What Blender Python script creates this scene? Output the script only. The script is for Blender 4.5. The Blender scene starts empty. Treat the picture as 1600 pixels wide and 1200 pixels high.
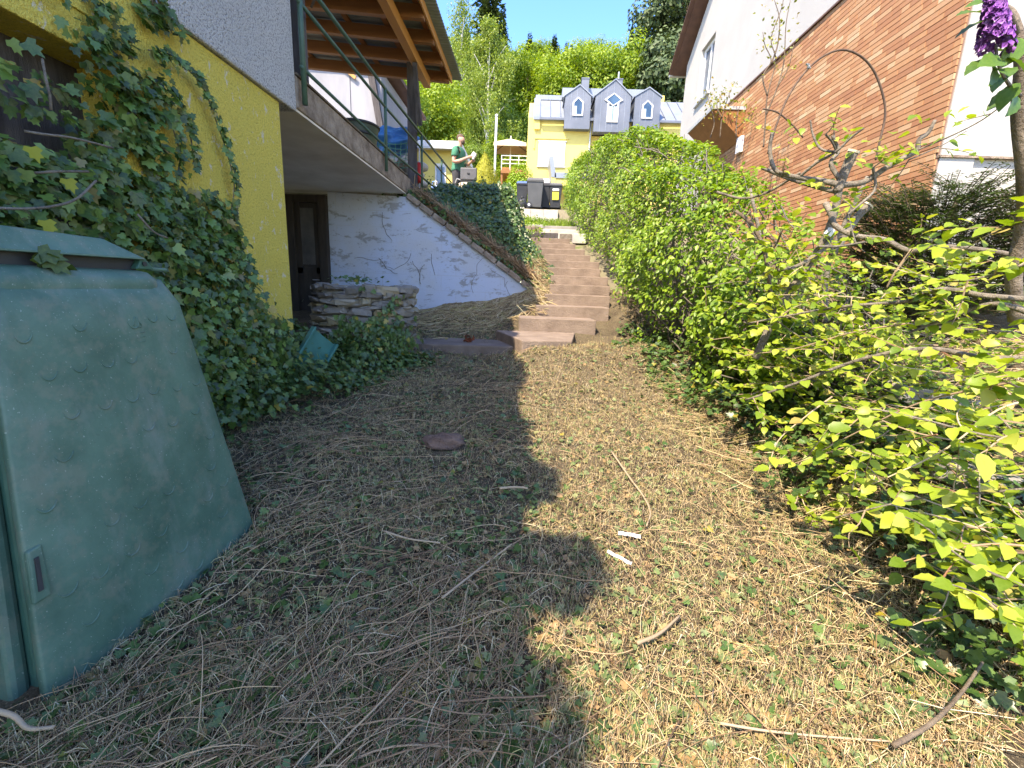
import bpy, bmesh, math, random
import numpy as np
from mathutils import Vector, Matrix, noise
random.seed(7); RNG = np.random.default_rng(7)
S = bpy.context.scene; COL = S.collection
R = math.radians

# ------------------------------------------------------------------ camera, sky, sun, exposure
cam_data = bpy.data.cameras.new('camera'); cam = bpy.data.objects.new('camera', cam_data); COL.objects.link(cam)
cam_data.sensor_width = 36; cam_data.lens = 15.75; cam_data.clip_start = 0.02; cam_data.clip_end = 2000
rx, ry, rz = (0.99854234, 0.03908221, 0.03722608), (-0.04461076, 0.20936901, 0.97681856), (0.03038225, -0.97705537, 0.21080731)
cam.matrix_world = Matrix(((rx[0], ry[0], rz[0], 0), (rx[1], ry[1], rz[1], 0), (rx[2], ry[2], rz[2], 1.35), (0, 0, 0, 1)))
S.camera = cam
SUN = Vector((-0.40, -0.60, 1.0)).normalized()
world = bpy.data.worlds.new('World'); S.world = world; world.use_nodes = True
wt = world.node_tree; sky = wt.nodes.new('ShaderNodeTexSky'); sky.sky_type = 'NISHITA'; sky.sun_disc = False
sky.sun_elevation = math.asin(SUN.z); sky.sun_rotation = math.atan2(SUN.x, SUN.y) % (2 * math.pi)
sky.air_density = 0.92; sky.dust_density = 0.9; sky.ozone_density = 4.0; sky.altitude = 300
bg = wt.nodes['Background']; bg.inputs[1].default_value = 0.15
hs = wt.nodes.new('ShaderNodeHueSaturation'); hs.inputs['Saturation'].default_value = 1.27; hs.inputs['Hue'].default_value = .511; wt.links.new(sky.outputs[0], hs.inputs['Color']); wt.links.new(hs.outputs[0], bg.inputs[0])
sl = bpy.data.lights.new('sun', 'SUN'); sl.energy = 2.1; sl.angle = R(0.5); sl.color = (1, 0.985, 0.96)
so = bpy.data.objects.new('sun', sl); COL.objects.link(so); so.rotation_euler = SUN.to_track_quat('Z', 'Y').to_euler()
S.view_settings.view_transform = 'Standard'; S.view_settings.look = 'None'
S.view_settings.exposure = 2.55; S.view_settings.gamma = 1.0; S.view_settings.use_curve_mapping = False
S.view_settings.use_white_balance = True; S.view_settings.white_balance_temperature = 8900; S.view_settings.white_balance_tint = 12   # the phone's daylight-to-shade white balance
S.cycles.max_bounces = 8; S.cycles.transparent_max_bounces = 8; S.cycles.use_denoising = True

# ------------------------------------------------------------------ material helpers
class NT:
    def __init__(s, name):
        s.m = bpy.data.materials.new(name); s.m.use_nodes = True; s.t = s.m.node_tree; s.n = s.t.nodes; s.l = s.t.links
        s.b = s.n['Principled BSDF']; s.o = s.n['Material Output']
    def new(s, t, **k):
        n = s.n.new(t)
        for a, v in k.items(): setattr(n, a, v)
        return n
    def ln(s, a, b): s.l.new(a, b)
    def pos(s, obj=False):
        return s.new('ShaderNodeTexCoord').outputs['Object'] if obj else s.new('ShaderNodeNewGeometry').outputs['Position']
    def scl(s, v, sc):
        m = s.new('ShaderNodeMapping'); m.inputs['Scale'].default_value = sc; s.ln(v, m.inputs[0]); return m.outputs[0]
    def noise(s, v, sc, det=4, rough=.55, dist=0):
        n = s.new('ShaderNodeTexNoise'); n.inputs['Scale'].default_value = sc; n.inputs['Detail'].default_value = det
        n.inputs['Roughness'].default_value = rough; n.inputs['Distortion'].default_value = dist; s.ln(v, n.inputs['Vector']); return n.outputs['Fac']
    def voro(s, v, sc, feat='F1'):
        n = s.new('ShaderNodeTexVoronoi'); n.feature = feat; n.inputs['Scale'].default_value = sc; s.ln(v, n.inputs['Vector']); return n.outputs['Distance']
    def ramp(s, f, stops, interp='LINEAR'):
        r = s.new('ShaderNodeValToRGB'); r.color_ramp.interpolation = interp; e = r.color_ramp.elements
        while len(e) < len(stops): e.new(.5)
        for i, (p, c) in enumerate(stops):
            e[i].position = p; e[i].color = (*c, 1) if hasattr(c, '__len__') else (c, c, c, 1)
        s.ln(f, r.inputs[0]); return r.outputs[0]
    def mix(s, f, a, b, mode='MIX'):
        m = s.new('ShaderNodeMix', data_type='RGBA', blend_type=mode)
        for i, v in ((0, f), (6, a), (7, b)):
            if hasattr(v, 'is_linked'): s.ln(v, m.inputs[i])
            elif i == 0: m.inputs[0].default_value = v
            else: m.inputs[i].default_value = (*v, 1)
        return m.outputs[2]
    def rnd(s):
        a = s.new('ShaderNodeNewGeometry').outputs['Random Per Island']; b = s.new('ShaderNodeObjectInfo').outputs['Random']
        m = s.new('ShaderNodeMath', operation='ADD'); s.ln(a, m.inputs[0]); s.ln(b, m.inputs[1])
        f = s.new('ShaderNodeMath', operation='FRACT'); s.ln(m.outputs[0], f.inputs[0]); return f.outputs[0]
    def bump(s, h, st, d=.01):
        b = s.new('ShaderNodeBump'); b.inputs['Strength'].default_value = st; b.inputs['Distance'].default_value = d
        s.ln(h, b.inputs['Height']); s.ln(b.outputs[0], s.b.inputs['Normal'])
    def col(s, c):
        if hasattr(c, 'is_linked'): s.ln(c, s.b.inputs['Base Color'])
        else: s.b.inputs['Base Color'].default_value = (*c, 1)
    def set(s, rough=.6, metal=0, spec=.4):
        s.b.inputs['Roughness'].default_value = rough; s.b.inputs['Metallic'].default_value = metal
        s.b.inputs['Specular IOR Level'].default_value = spec; return s.m

def mottled(name, c1, c2, sc=6, rough=.7, bump=.3, bsc=40, bd=.01, metal=0, spec=.35, obj=False, stretch=(1, 1, 1)):
    t = NT(name); p = t.scl(t.pos(obj), stretch)
    n = t.noise(p, sc, 5, .6); c = t.ramp(n, [(.3, c1), (.7, c2)])
    t.col(c)
    if bump: t.bump(t.noise(p, bsc, 5, .65), bump, bd)
    return t.set(rough, metal, spec)

def varied(name, stops, rough=.7, bump=.3, bsc=60, bd=.004, dirt=.4, metal=0):   # colour from island / object random
    t = NT(name); c = t.ramp(t.rnd(), stops); n = t.noise(t.pos(), 14, 5, .65)
    c = t.mix(t.ramp(n, [(.35, 0.), (.75, dirt)]), c, (.22, .2, .17)); t.col(c)
    if bump: t.bump(t.noise(t.pos(), bsc, 5, .65), bump, bd)
    return t.set(rough, metal)

def leafmat(name, stops, trans=.35, rough=.45, tcol=(1.25, 1.25, .5), spec=.35):
    t = NT(name); c = t.ramp(t.rnd(), stops)
    c = t.mix(t.ramp(t.noise(t.pos(), 90, 2), [(.3, 0.), (.8, .18)]), c, (.3, .4, .08)); t.col(c)
    t.set(rough, 0, spec)
    tr = t.new('ShaderNodeBsdfTranslucent'); t.ln(t.mix(1.0, c, tcol, 'MULTIPLY'), tr.inputs[0])
    m = t.new('ShaderNodeMixShader'); m.inputs[0].default_value = trans
    t.ln(t.b.outputs[0], m.inputs[1]); t.ln(tr.outputs[0], m.inputs[2]); t.ln(m.outputs[0], t.o.inputs[0]); return t.m

def plaster(name, base, speck, specky=.12, sc=60, bump=1.0, bd=.02, spots=None):
    t = NT(name); p = t.pos(); v = t.noise(p, sc, 3, .7); big = t.noise(p, 2.2, 4)
    c = t.mix(t.ramp(v, [(.36, specky * 6 if specky < .17 else 1.), (.5, 0.)]), base, speck)
    c = t.mix(t.ramp(big, [(.4, 0.), (.75, .3)]), c, tuple(x * .72 for x in base))
    if spots:
        s2 = t.noise(t.scl(p, (1, 1.4, 1)), 9, 5, .75, .4); c = t.mix(t.ramp(s2, [(.59, 0.), (.63, 1.)]), c, spots)
    t.col(c); t.bump(v, bump, bd); return t.set(.9, 0, .2)

M = {}
M['soil'] = None
t = NT('soil'); p = t.pos(); c = t.ramp(t.noise(p, 3, 6, .7), [(.3, (.055, .042, .03)), (.6, (.12, .095, .062)), (.8, (.17, .135, .085))])
c = t.mix(t.ramp(t.voro(p, 90), [(.1, 1.), (.35, 0.)]), c, (.26, .21, .13)); c = t.mix(t.ramp(t.noise(p, 35, 3), [(.6, 0.), (.7, .6)]), c, (.07, .09, .03))
t.col(c); t.bump(t.noise(p, 60, 6, .75), 1, .02); M['soil'] = t.set(1, 0, .1)
t = NT('upper_ground'); p = t.pos(); c = t.ramp(t.noise(p, 1.6, 6, .7), [(.3, (.16, .14, .1)), (.55, (.2, .18, .12)), (.7, (.1, .14, .04))])
t.col(c); t.bump(t.noise(p, 30, 6, .75), 1, .03); M['upper'] = t.set(1, 0, .1)
M['hill'] = mottled('hill_floor', (.03, .05, .015), (.07, .1, .025), .3, 1, 1, 3, .2)
M['yellow'] = plaster('yellow_plaster', (.68, .54, .11), (.22, .17, .04), .07, 70, 1.0, .025, (.62, .56, .4))
M['white_rough'] = plaster('rough_white_plaster', (.56, .55, .53), (.1, .1, .1), .14, 75, 1.0, .03)
M['white_wall'] = plaster('smooth_white_render', (.41, .4, .375), (.33, .32, .305), .05, 120, .5, .006)
M['house_yellow'] = plaster('pale_yellow_render', (.7, .57, .18), (.61, .5, .15), .03, 90, .3, .005)
# peeling lime-washed wall: bluish white paint with grey patches where it has come off, vine traces
t = NT('peeling_limewash'); p = t.pos(); n1 = t.noise(t.scl(p, (1, 1, 2.2)), 3.2, 7, .72, .3)
n2 = t.noise(p, 1.3, 3); c = t.ramp(n2, [(.3, (.48, .49, .51)), (.55, (.45, .51, .62))])
c = t.mix(t.ramp(n1, [(.55, 0.), (.6, .85)]), c, (.27, .265, .265))
sepz = t.new('ShaderNodeSeparateXYZ'); t.ln(p, sepz.inputs[0])
br = t.new('ShaderNodeTexBrick'); br.inputs['Scale'].default_value = 1; br.inputs['Mortar Size'].default_value = .004; br.inputs['Brick Width'].default_value = .5; br.inputs['Row Height'].default_value = .25
cx = t.new('ShaderNodeCombineXYZ'); t.ln(sepz.outputs[0], cx.inputs[0]); t.ln(sepz.outputs[2], cx.inputs[1]); t.ln(cx.outputs[0], br.inputs['Vector'])
c = t.mix(t.mix(t.ramp(n2, [(.35, 0.), (.6, .5)]), (0, 0, 0), br.outputs['Fac'], 'MIX'), c, (.4, .38, .35))
c = t.mix(t.ramp(t.noise(p, 22, 5, .8), [(.62, 0.), (.68, .8)]), c, (.2, .18, .15))
t.col(c); t.bump(t.noise(p, 40, 5, .7), .5, .01); M['limewash'] = t.set(.9, 0, .15)
M['ceiling'] = mottled('stained_ceiling', (.58, .53, .43), (.74, .7, .6), 2.2, .9, .4, 18, .01)
M['slab_edge'] = mottled('weathered_concrete_edge', (.15, .105, .075), (.38, .3, .23), 7, .95, 1, 25, .03)
M['concrete'] = mottled('concrete', (.33, .31, .28), (.5, .48, .44), 4, .9, .6, 40, .01)
M['step'] = mottled('brownish_concrete_block', (.155, .115, .09), (.245, .187, .148), 5, .92, 1, 45, .012)
M['slab'] = mottled('old_paving', (.11, .085, .07), (.2, .16, .135), 4, .95, .6, 40, .01)
M['pine_wood'] = mottled('varnished_pine', (.42, .18, .045), (.52, .25, .075), 3, .55, .25, 60, .004, stretch=(1, .2, 6))
M['beam_wood'] = mottled('brown_stained_beam', (.2, .085, .03), (.27, .12, .045), 3, .6, .3, 60, .004, stretch=(.25, 2, 5))
M['dark_wood'] = mottled('weathered_dark_post', (.035, .03, .03), (.09, .08, .08), 6, .85, .7, 50, .01, stretch=(3, 3, .4))
M['corrugated'] = mottled('corrugated_sheet', (.16, .18, .19), (.24, .26, .26), 3, .5, .2, 30, .004, metal=.3)
M['green_metal'] = mottled('green_painted_tube', (.03, .075, .05), (.06, .11, .075), 12, .5, .4, 80, .003)
M['dark_door'] = mottled('dark_brown_door', (.025, .018, .013), (.05, .038, .028), 5, .7, .4, 40, .006, stretch=(3, 3, .5))
M['bin_green'] = None
t = NT('compost_green_plastic'); p = t.pos(); c = t.ramp(t.noise(p, 4.5, 6, .65), [(.3, (.03, .084, .06)), (.7, (.07, .15, .112))])
c = t.mix(t.ramp(t.noise(t.scl(p, (1, 1, .35)), 9, 6, .7), [(.52, 0.), (.72, .5)]), c, (.15, .19, .17))
c = t.mix(t.ramp(t.noise(p, 130, 2), [(.68, 0.), (.72, .5)]), c, (.3, .36, .32)); c = t.mix(t.ramp(t.noise(p, 70, 3), [(.66, 0.), (.72, .5)]), c, (.05, .09, .07))
sz = t.new('ShaderNodeSeparateXYZ'); t.ln(p, sz.inputs[0])
c = t.mix(t.ramp(t.noise(p, 14, 4, .7), [(.5, 0.), (.62, .3)]), c, (.17, .17, .13))
t.col(c); t.bump(t.noise(p, 90, 4), .12, .004); M['bin_green'] = t.set(.5, 0, .4)
M['bin_dark'] = mottled('dark_green_plastic', (.02, .075, .055), (.035, .11, .08), 8, .45, .1, 60, .002)
M['teal'] = mottled('teal_plastic', (.02, .12, .1), (.03, .16, .14), 8, .4, .1, 60, .002)
M['bark'] = mottled('grey_bark', (.1, .085, .068), (.24, .21, .17), 14, .9, 1, 50, .02)
M['bark_dark'] = mottled('brown_bark', (.09, .065, .045), (.19, .15, .11), 9, .95, 1, 40, .02)
M['lilac_bark'] = mottled('lilac_bark', (.13, .1, .075), (.27, .22, .17), 14, .9, 1, 50, .02)
M['cut_wood'] = mottled('fresh_cut_wood', (.5, .42, .3), (.62, .55, .42), 20, .8, .2, 60, .003)
M['stick'] = varied('dry_stick', [(0, (.15, .1, .06)), (.4, (.3, .22, .14)), (.8, (.42, .33, .22)), (1, (.2, .09, .05))], .85, .4, 80, .004, .15)
M['straw'] = varied('dry_straw', [(0, (.1, .065, .036)), (.2, (.27, .185, .098)), (.45, (.43, .315, .17)), (.7, (.55, .43, .24)), (.85, (.36, .33, .11)), (.95, (.66, .57, .4)), (1, (.22, .1, .05))], .85, 0, 60, .004, .1)
M['vine'] = varied('dead_vine', [(0, (.105, .056, .03)), (.35, (.245, .145, .074)), (.7, (.38, .25, .135)), (1, (.52, .375, .22))], .85, .3, 80, .004, .2)
M['litter_leaf'] = leafmat('litter_leaf', [(0, (.05, .09, .03)), (.3, (.09, .14, .05)), (.55, (.13, .17, .08)), (.7, (.2, .2, .09)), (.85, (.26, .15, .07)), (1, (.33, .2, .11))], .15, .6)
M['ivy'] = leafmat('ivy_leaf', [(0, (.014, .04, .012)), (.4, (.028, .075, .02)), (.75, (.05, .115, .03)), (.95, (.09, .16, .045)), (1, (.3, .22, .03))], .2, .38, (1.2, 1.3, .5), .45)
M['ivy_wall'] = leafmat('wall_ivy_leaf', [(0, (.01, .032, .008)), (.3, (.024, .07, .016)), (.65, (.048, .12, .026)), (.88, (.09, .18, .04)), (.94, (.14, .24, .07)), (.98, (.16, .13, .06)), (1, (.4, .26, .03))], .25, .36, (1.2, 1.3, .5), .45)
M['hornbeam'] = leafmat('hornbeam_leaf', [(0, (.07, .15, .012)), (.3, (.11, .21, .017)), (.6, (.155, .27, .022)), (.85, (.22, .33, .03)), (1, (.3, .38, .05))], .38, .42)
M['young_leaf'] = leafmat('young_hornbeam_leaf', [(0, (.09, .17, .015)), (.25, (.17, .26, .022)), (.55, (.26, .34, .03)), (.85, (.34, .4, .05)), (.96, (.4, .42, .08)), (1, (.36, .26, .08))], .42, .42)
M['yew'] = leafmat('yew_needles', [(0, (.014, .04, .012)), (.6, (.03, .075, .02)), (1, (.09, .14, .035))], .15, .5)
M['thuja'] = leafmat('golden_thuja', [(0, (.2, .2, .012)), (.6, (.3, .29, .018)), (1, (.38, .36, .04))], .25, .6)
M['round_bush'] = leafmat('bright_shrub_leaf', [(0, (.14, .26, .012)), (.6, (.2, .34, .018)), (1, (.3, .42, .05))], .35, .5)
M['variegated'] = leafmat('variegated_leaf', [(0, (.12, .2, .04)), (.5, (.26, .32, .1)), (1, (.5, .5, .28))], .3, .5)
M['birch_leaf'] = leafmat('birch_leaf', [(0, (.12, .19, .03)), (.5, (.2, .28, .05)), (1, (.3, .36, .1))], .4, .5)
M['tree_leaf_a'] = leafmat('spring_tree_leaf', [(0, (.1, .19, .012)), (.5, (.19, .29, .018)), (1, (.28, .36, .03))], .4, .5)
M['tree_leaf_b'] = leafmat('green_tree_leaf', [(0, (.06, .13, .015)), (.5, (.11, .2, .025)), (1, (.18, .28, .04))], .38, .5)
M['conifer'] = leafmat('conifer_needles', [(0, (.015, .032, .016)), (.6, (.032, .06, .026)), (1, (.06, .095, .04))], .1, .6)
M['pine'] = leafmat('pine_needles', [(0, (.02, .042, .022)), (.6, (.045, .08, .035)), (1, (.08, .12, .05))], .1, .6)
M['birch_bark'] = mottled('birch_bark', (.25, .24, .22), (.65, .63, .6), 4, .8, .3, 20, .01, stretch=(1, 1, 4))
M['bush_leaf'] = leafmat('dark_shrub_leaf', [(0, (.02, .05, .015)), (.6, (.05, .1, .025)), (1, (.1, .16, .04))], .25, .45)
M['rose_leaf'] = leafmat('rose_leaf', [(0, (.14, .17, .03)), (.6, (.25, .27, .05)), (1, (.34, .22, .06))], .35, .45)
M['lilac_leaf'] = leafmat('lilac_leaf', [(0, (.03, .08, .015)), (1, (.09, .19, .03))], .3, .4)
M['lilac_flower'] = varied('lilac_flower', [(0, (.13, .03, .22)), (.6, (.25, .07, .38)), (1, (.4, .2, .5))], .7, 0, 10, .01, .05)
M['brick'] = varied('brick_slip', [(0, (.33, .142, .066)), (.35, (.39, .182, .083)), (.7, (.425, .215, .1)), (.88, (.45, .26, .135)), (.96, (.49, .32, .18)), (1, (.52, .38, .23))], .75, .3, 90, .003, .12)
M['mortar'] = mottled('dark_mortar', (.17, .1, .07), (.24, .15, .11), 6, .95, .3, 60, .004)
M['stone'] = varied('wall_stone', [(0, (.11, .095, .08)), (.3, (.18, .16, .135)), (.55, (.25, .22, .18)), (.75, (.3, .25, .14)), (.9, (.26, .19, .08)), (1, (.34, .31, .28))], .9, 1, 45, .012, .45)
M['lime_mortar'] = mottled('lime_mortar', (.25, .235, .21), (.46, .45, .43), 9, .95, .8, 40, .015)
M['brown_stone'] = mottled('brown_stone', (.1, .06, .045), (.2, .13, .1), 9, .95, 1, 50, .015)
M['zinc'] = mottled('zinc_sheet', (.115, .135, .165), (.16, .18, .215), 1.5, .5, .05, 20, .004, metal=.25)
M['zinc_light'] = mottled('zinc_roof_sheet', (.2, .23, .265), (.26, .29, .325), 1.5, .4, .05, 20, .004, metal=.25)
M['white_paint'] = mottled('white_paint', (.6, .61, .63), (.68, .68, .69), 2, .5, .05, 40, .002)
t = NT('window_glass'); t.col(t.ramp(t.noise(t.pos(), 1.2, 2), [(.4, (.02, .05, .09)), (.7, (.06, .12, .19))])); M['glass'] = t.set(.06, 0, .8)
M['dirty_pane'] = mottled('dusty_glass', (.05, .045, .04), (.1, .09, .08), 4, .35, 0)
M['curtain'] = mottled('pale_curtain', (.25, .36, .42), (.4, .52, .56), 10, .8, 0, 1, .01, stretch=(3, 3, .1))
M['roof_brown'] = mottled('brown_roof', (.09, .05, .04), (.15, .08, .06), 5, .8, .3, 30, .01)
M['grey_metal'] = mottled('galvanised_metal', (.4, .41, .42), (.52, .53, .54), 4, .45, .1, 30, .003, metal=.4)
M['rust'] = mottled('rusty_wire', (.06, .04, .03), (.14, .09, .06), 20, .7, .3, 90, .002, metal=.3)
M['grey_bin'] = mottled('dark_grey_plastic', (.06, .065, .07), (.085, .09, .095), 3, .5, .05, 40, .002)
M['black_bin'] = mottled('black_plastic', (.02, .022, .026), (.035, .038, .042), 3, .5, .05, 40, .002)
M['blue_lid'] = mottled('blue_plastic', (.03, .08, .2), (.04, .1, .24), 3, .5, .05, 40, .002)
M['yellow_label'] = mottled('yellow_sticker', (.7, .6, .05), (.75, .65, .08), 3, .6, 0)
M['white_label'] = mottled('white_sticker', (.7, .7, .7), (.78, .78, .78), 3, .6, 0)
M['tub'] = mottled('green_water_tub', (.03, .05, .035), (.06, .08, .055), 5, .5, .1, 40, .003)
M['tarp'] = mottled('blue_tarpaulin', (.02, .16, .5), (.04, .26, .68), 5, .4, .5, 14, .03)
M['net'] = mottled('green_net', (.05, .2, .15), (.09, .28, .2), 5, .7, 0)
M['sack'] = mottled('pale_sacking', (.4, .36, .32), (.62, .58, .55), 6, .9, .5, 14, .03)
M['red'] = mottled('red_plastic', (.55, .03, .03), (.65, .05, .04), 5, .45, .05, 40, .002)
M['blue'] = mottled('pale_blue_plastic', (.12, .25, .6), (.2, .36, .75), 5, .4, .05, 40, .002)
M['case'] = mottled('grey_case', (.075, .078, .085), (.11, .112, .12), 5, .5, .1, 60, .002)
M['parasol'] = mottled('beige_canvas', (.48, .4, .3), (.58, .5, .38), 3, .9, .1, 50, .003)
M['skin'] = mottled('skin', (.5, .27, .19), (.58, .33, .24), 12, .55, .05, 60, .002)
M['shirt'] = mottled('green_tshirt', (.03, .14, .085), (.045, .19, .115), 14, .9, .3, 20, .01)
M['trousers'] = mottled('dark_trousers', (.03, .03, .035), (.05, .05, .055), 14, .9, .3, 20, .01)
M['hair'] = mottled('short_brown_hair', (.07, .045, .03), (.13, .085, .055), 60, .8, .4, 120, .004)
M['board'] = mottled('pale_cladding', (.2, .205, .23), (.27, .275, .3), 2.5, .7, .1, 30, .003, stretch=(1, 1, .3))
M['rag'] = mottled('white_scrap', (.55, .54, .55), (.7, .69, .68), 20, .8, .3, 60, .004)
M['paving'] = mottled('grey_paving', (.17, .16, .15), (.3, .29, .27), 3, .9, .3, 30, .006)
M['red_leaf'] = mottled('dead_red_leaf', (.12, .03, .015), (.24, .07, .03), 20, .8, .3, 60, .004)

# ------------------------------------------------------------------ object helpers
def tag(o, label=None, cat=None, group=None, kind=None):
    if label: o['label'] = label
    if cat: o['category'] = cat
    if group: o['group'] = group
    if kind: o['kind'] = kind
    return o
def link(name, me, mat=None, parent=None):
    o = bpy.data.objects.new(name, me); COL.objects.link(o)
    if mat is not None and not me.materials: me.materials.append(M[mat] if isinstance(mat, str) else mat)
    if parent is not None:
        o.parent = parent
    return o
def thing(name, label, cat, loc=(0, 0, 0), rot=0, group=None):
    o = bpy.data.objects.new(name, None); COL.objects.link(o); o.empty_display_size = .1
    o.location = loc; o.rotation_euler = (0, 0, rot) if not hasattr(rot, '__len__') else rot
    return tag(o, label, cat, group)
def np_mesh(name, V, T, smooth=False):
    V = np.asarray(V, np.float32); T = np.asarray(T, np.int32); k = T.shape[1]
    me = bpy.data.meshes.new(name); me.vertices.add(len(V)); me.vertices.foreach_set('co', V.ravel())
    me.loops.add(T.size); me.loops.foreach_set('vertex_index', T.ravel()); me.polygons.add(len(T))
    me.polygons.foreach_set('loop_start', np.arange(0, T.size, k, dtype=np.int32))
    if smooth: me.polygons.foreach_set('use_smooth', np.ones(len(T), bool))
    me.update(calc_edges=True); return me

class MB:
    def __init__(s): s.v = []; s.f = []
    def add(s, vs, fs):
        b = len(s.v); s.v += [tuple(v) for v in vs]; s.f += [tuple(i + b for i in f) for f in fs]; return s
    def box(s, lo, hi, mx=None):
        x0, y0, z0 = lo; x1, y1, z1 = hi
        vs = [Vector(p) for p in ((x0, y0, z0), (x1, y0, z0), (x1, y1, z0), (x0, y1, z0), (x0, y0, z1), (x1, y0, z1), (x1, y1, z1), (x0, y1, z1))]
        if mx is not None: vs = [mx @ v for v in vs]
        return s.add(vs, [(3, 2, 1, 0), (4, 5, 6, 7), (0, 1, 5, 4), (1, 2, 6, 5), (2, 3, 7, 6), (3, 0, 4, 7)])
    def hexa(s, b4, t4):
        return s.add(list(b4) + list(t4), [(3, 2, 1, 0), (4, 5, 6, 7), (0, 1, 5, 4), (1, 2, 6, 5), (2, 3, 7, 6), (3, 0, 4, 7)])
    def prism(s, poly, d):     # polygon (list of 3d) extruded by vector d
        n = len(poly); d = Vector(d); a = [Vector(p) for p in poly]
        return s.add(a + [p + d for p in a], [tuple(range(n - 1, -1, -1)), tuple(range(n, 2 * n))] + [(i, (i + 1) % n, n + (i + 1) % n, n + i) for i in range(n)])
    def bar(s, a, b, w, h, up=(0, 0, 1)):
        a = Vector(a); b = Vector(b); d = (b - a).normalized(); sd = d.cross(Vector(up)).normalized() * w / 2; u = sd.cross(d).normalized() * h / 2
        return s.hexa([a - sd - u, a + sd - u, a + sd + u, a - sd + u], [b - sd - u, b + sd - u, b + sd + u, b - sd + u])
    def tube(s, pts, r, n=8, cap=True):
        pts = [Vector(p) for p in pts]; rs = r if hasattr(r, '__len__') else [r] * len(pts); b = len(s.v); pu = None
        for i, p in enumerate(pts):
            d = (pts[min(i + 1, len(pts) - 1)] - pts[max(i - 1, 0)]).normalized()
            if pu is None: pu = d.orthogonal().normalized()
            pu = (pu - d * pu.dot(d)).normalized(); w = d.cross(pu)
            for k in range(n):
                a = 2 * math.pi * k / n; s.v.append(tuple(p + (pu * math.cos(a) + w * math.sin(a)) * rs[i]))
        for i in range(len(pts) - 1):
            for k in range(n): s.f.append((b + i * n + k, b + i * n + (k + 1) % n, b + (i + 1) * n + (k + 1) % n, b + (i + 1) * n + k))
        if cap:
            s.f.append(tuple(b + k for k in range(n - 1, -1, -1))); e = b + (len(pts) - 1) * n; s.f.append(tuple(e + k for k in range(n)))
        return s
    def lathe(s, prof, n=20, c=(0, 0, 0), cap=True):
        b = len(s.v)
        for r, z in prof:
            for k in range(n):
                a = 2 * math.pi * k / n; s.v.append((c[0] + r * math.cos(a), c[1] + r * math.sin(a), c[2] + z))
        for i in range(len(prof) - 1):
            for k in range(n): s.f.append((b + i * n + k, b + i * n + (k + 1) % n, b + (i + 1) * n + (k + 1) % n, b + (i + 1) * n + k))
        if cap:
            s.f.append(tuple(b + k for k in range(n - 1, -1, -1))); e = b + (len(prof) - 1) * n; s.f.append(tuple(e + k for k in range(n)))
        return s
    def mesh(s, name, smooth=False):
        me = bpy.data.meshes.new(name); me.from_pydata(s.v, [], s.f); me.update()
        if smooth: me.polygons.foreach_set('use_smooth', [True] * len(me.polygons))
        return me
    def build(s, name, mat, parent=None, smooth=False, bevel=0):
        o = link(name, s.mesh(name, smooth), mat, parent)
        if bevel:
            m = o.modifiers.new('bevel', 'BEVEL'); m.width = bevel; m.segments = 2; m.limit_method = 'ANGLE'
        return o

def cr(pts, m=6):                 # Catmull-Rom through points
    P = [Vector(p) for p in pts]
    if len(P) < 3: return P
    P = [2 * P[0] - P[1]] + P + [2 * P[-1] - P[-2]]; out = []
    for i in range(1, len(P) - 2):
        for k in range(m):
            u = k / m; a, b, c, d = P[i - 1], P[i], P[i + 1], P[i + 2]
            out.append(.5 * ((2 * b) + (c - a) * u + (2 * a - 5 * b + 4 * c - d) * u * u + (3 * b - a - 3 * c + d) * u ** 3))
    return out + [P[-2]]
def taper(n, a, b): return [a + (b - a) * i / max(1, n - 1) for i in range(n)]
def smooth(e0, e1, x):
    u = np.clip((np.asarray(x, float) - e0) / (e1 - e0), 0, 1); return u * u * (3 - 2 * u)
def nz(V, sc, seed=0):            # perlin noise for an (n,3) array
    return np.array([noise.noise((v[0] * sc + seed * 13.7, v[1] * sc, v[2] * sc)) for v in V])
def unit(a): return a / np.maximum(np.linalg.norm(a, axis=1, keepdims=True), 1e-9)

# leaf templates: x along the leaf, y across, z up; triangles
T_DIAMOND = (np.array([(0, 0, 0), (.5, .3, .06), (1, 0, -.05), (.5, -.3, .06)]), np.array([(0, 2, 1), (0, 3, 2)]))
T_LEAF = (np.array([(0, 0, 0), (.3, .27, .07), (.62, .26, .05), (1, 0, -.1), (.62, -.26, .05), (.3, -.27, .07), (.45, 0, 0)]),
          np.array([(0, 6, 1), (1, 6, 2), (2, 6, 3), (3, 6, 4), (4, 6, 5), (5, 6, 0)]))
_iv = [(0, 0), (-.08, .3), (.2, .5), (.34, .28), (.66, .36), (.66, .14), (1, 0), (.66, -.14), (.66, -.36), (.34, -.28), (.2, -.5), (-.08, -.3)]
T_IVY = (np.array([(a, b, .12 * abs(b) - .08 * a * a) for a, b in _iv] + [(.3, 0, -.02)]),
         np.array([((i + 1) % 12, i, 12) for i in range(12)]))
def _rich():
    vs = []; fs = []; xs = [0, .08, .2, .34, .48, .62, .76, .88, 1.0]; ws = [0, .17, .28, .33, .33, .28, .2, .1, 0]
    for i, (x, w) in enumerate(zip(xs, ws)):
        cu = -.24 * x * x; jag = .03 * (i % 2); pl = .035 * (i % 2) - .017
        vs += [(x, -(w + jag) if w else 0, cu + .22 * w + (pl if w else 0)), (x, 0, cu), (x, w + jag if w else 0, cu + .22 * w + (pl if w else 0))]
    for i in range(8):
        a = 3 * i; b = a + 3
        for k in (0, 1): fs += [(a + k, b + k, b + k + 1), (a + k, b + k + 1, a + k + 1)]
    return np.array(vs), np.array(fs)
T_RICH = _rich()
T_NEEDLE = (np.array([(0, 0, 0), (.5, .17, .02), (1, 0, 0), (.5, -.17, .02)]), np.array([(0, 2, 1), (0, 3, 2)]))

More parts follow.
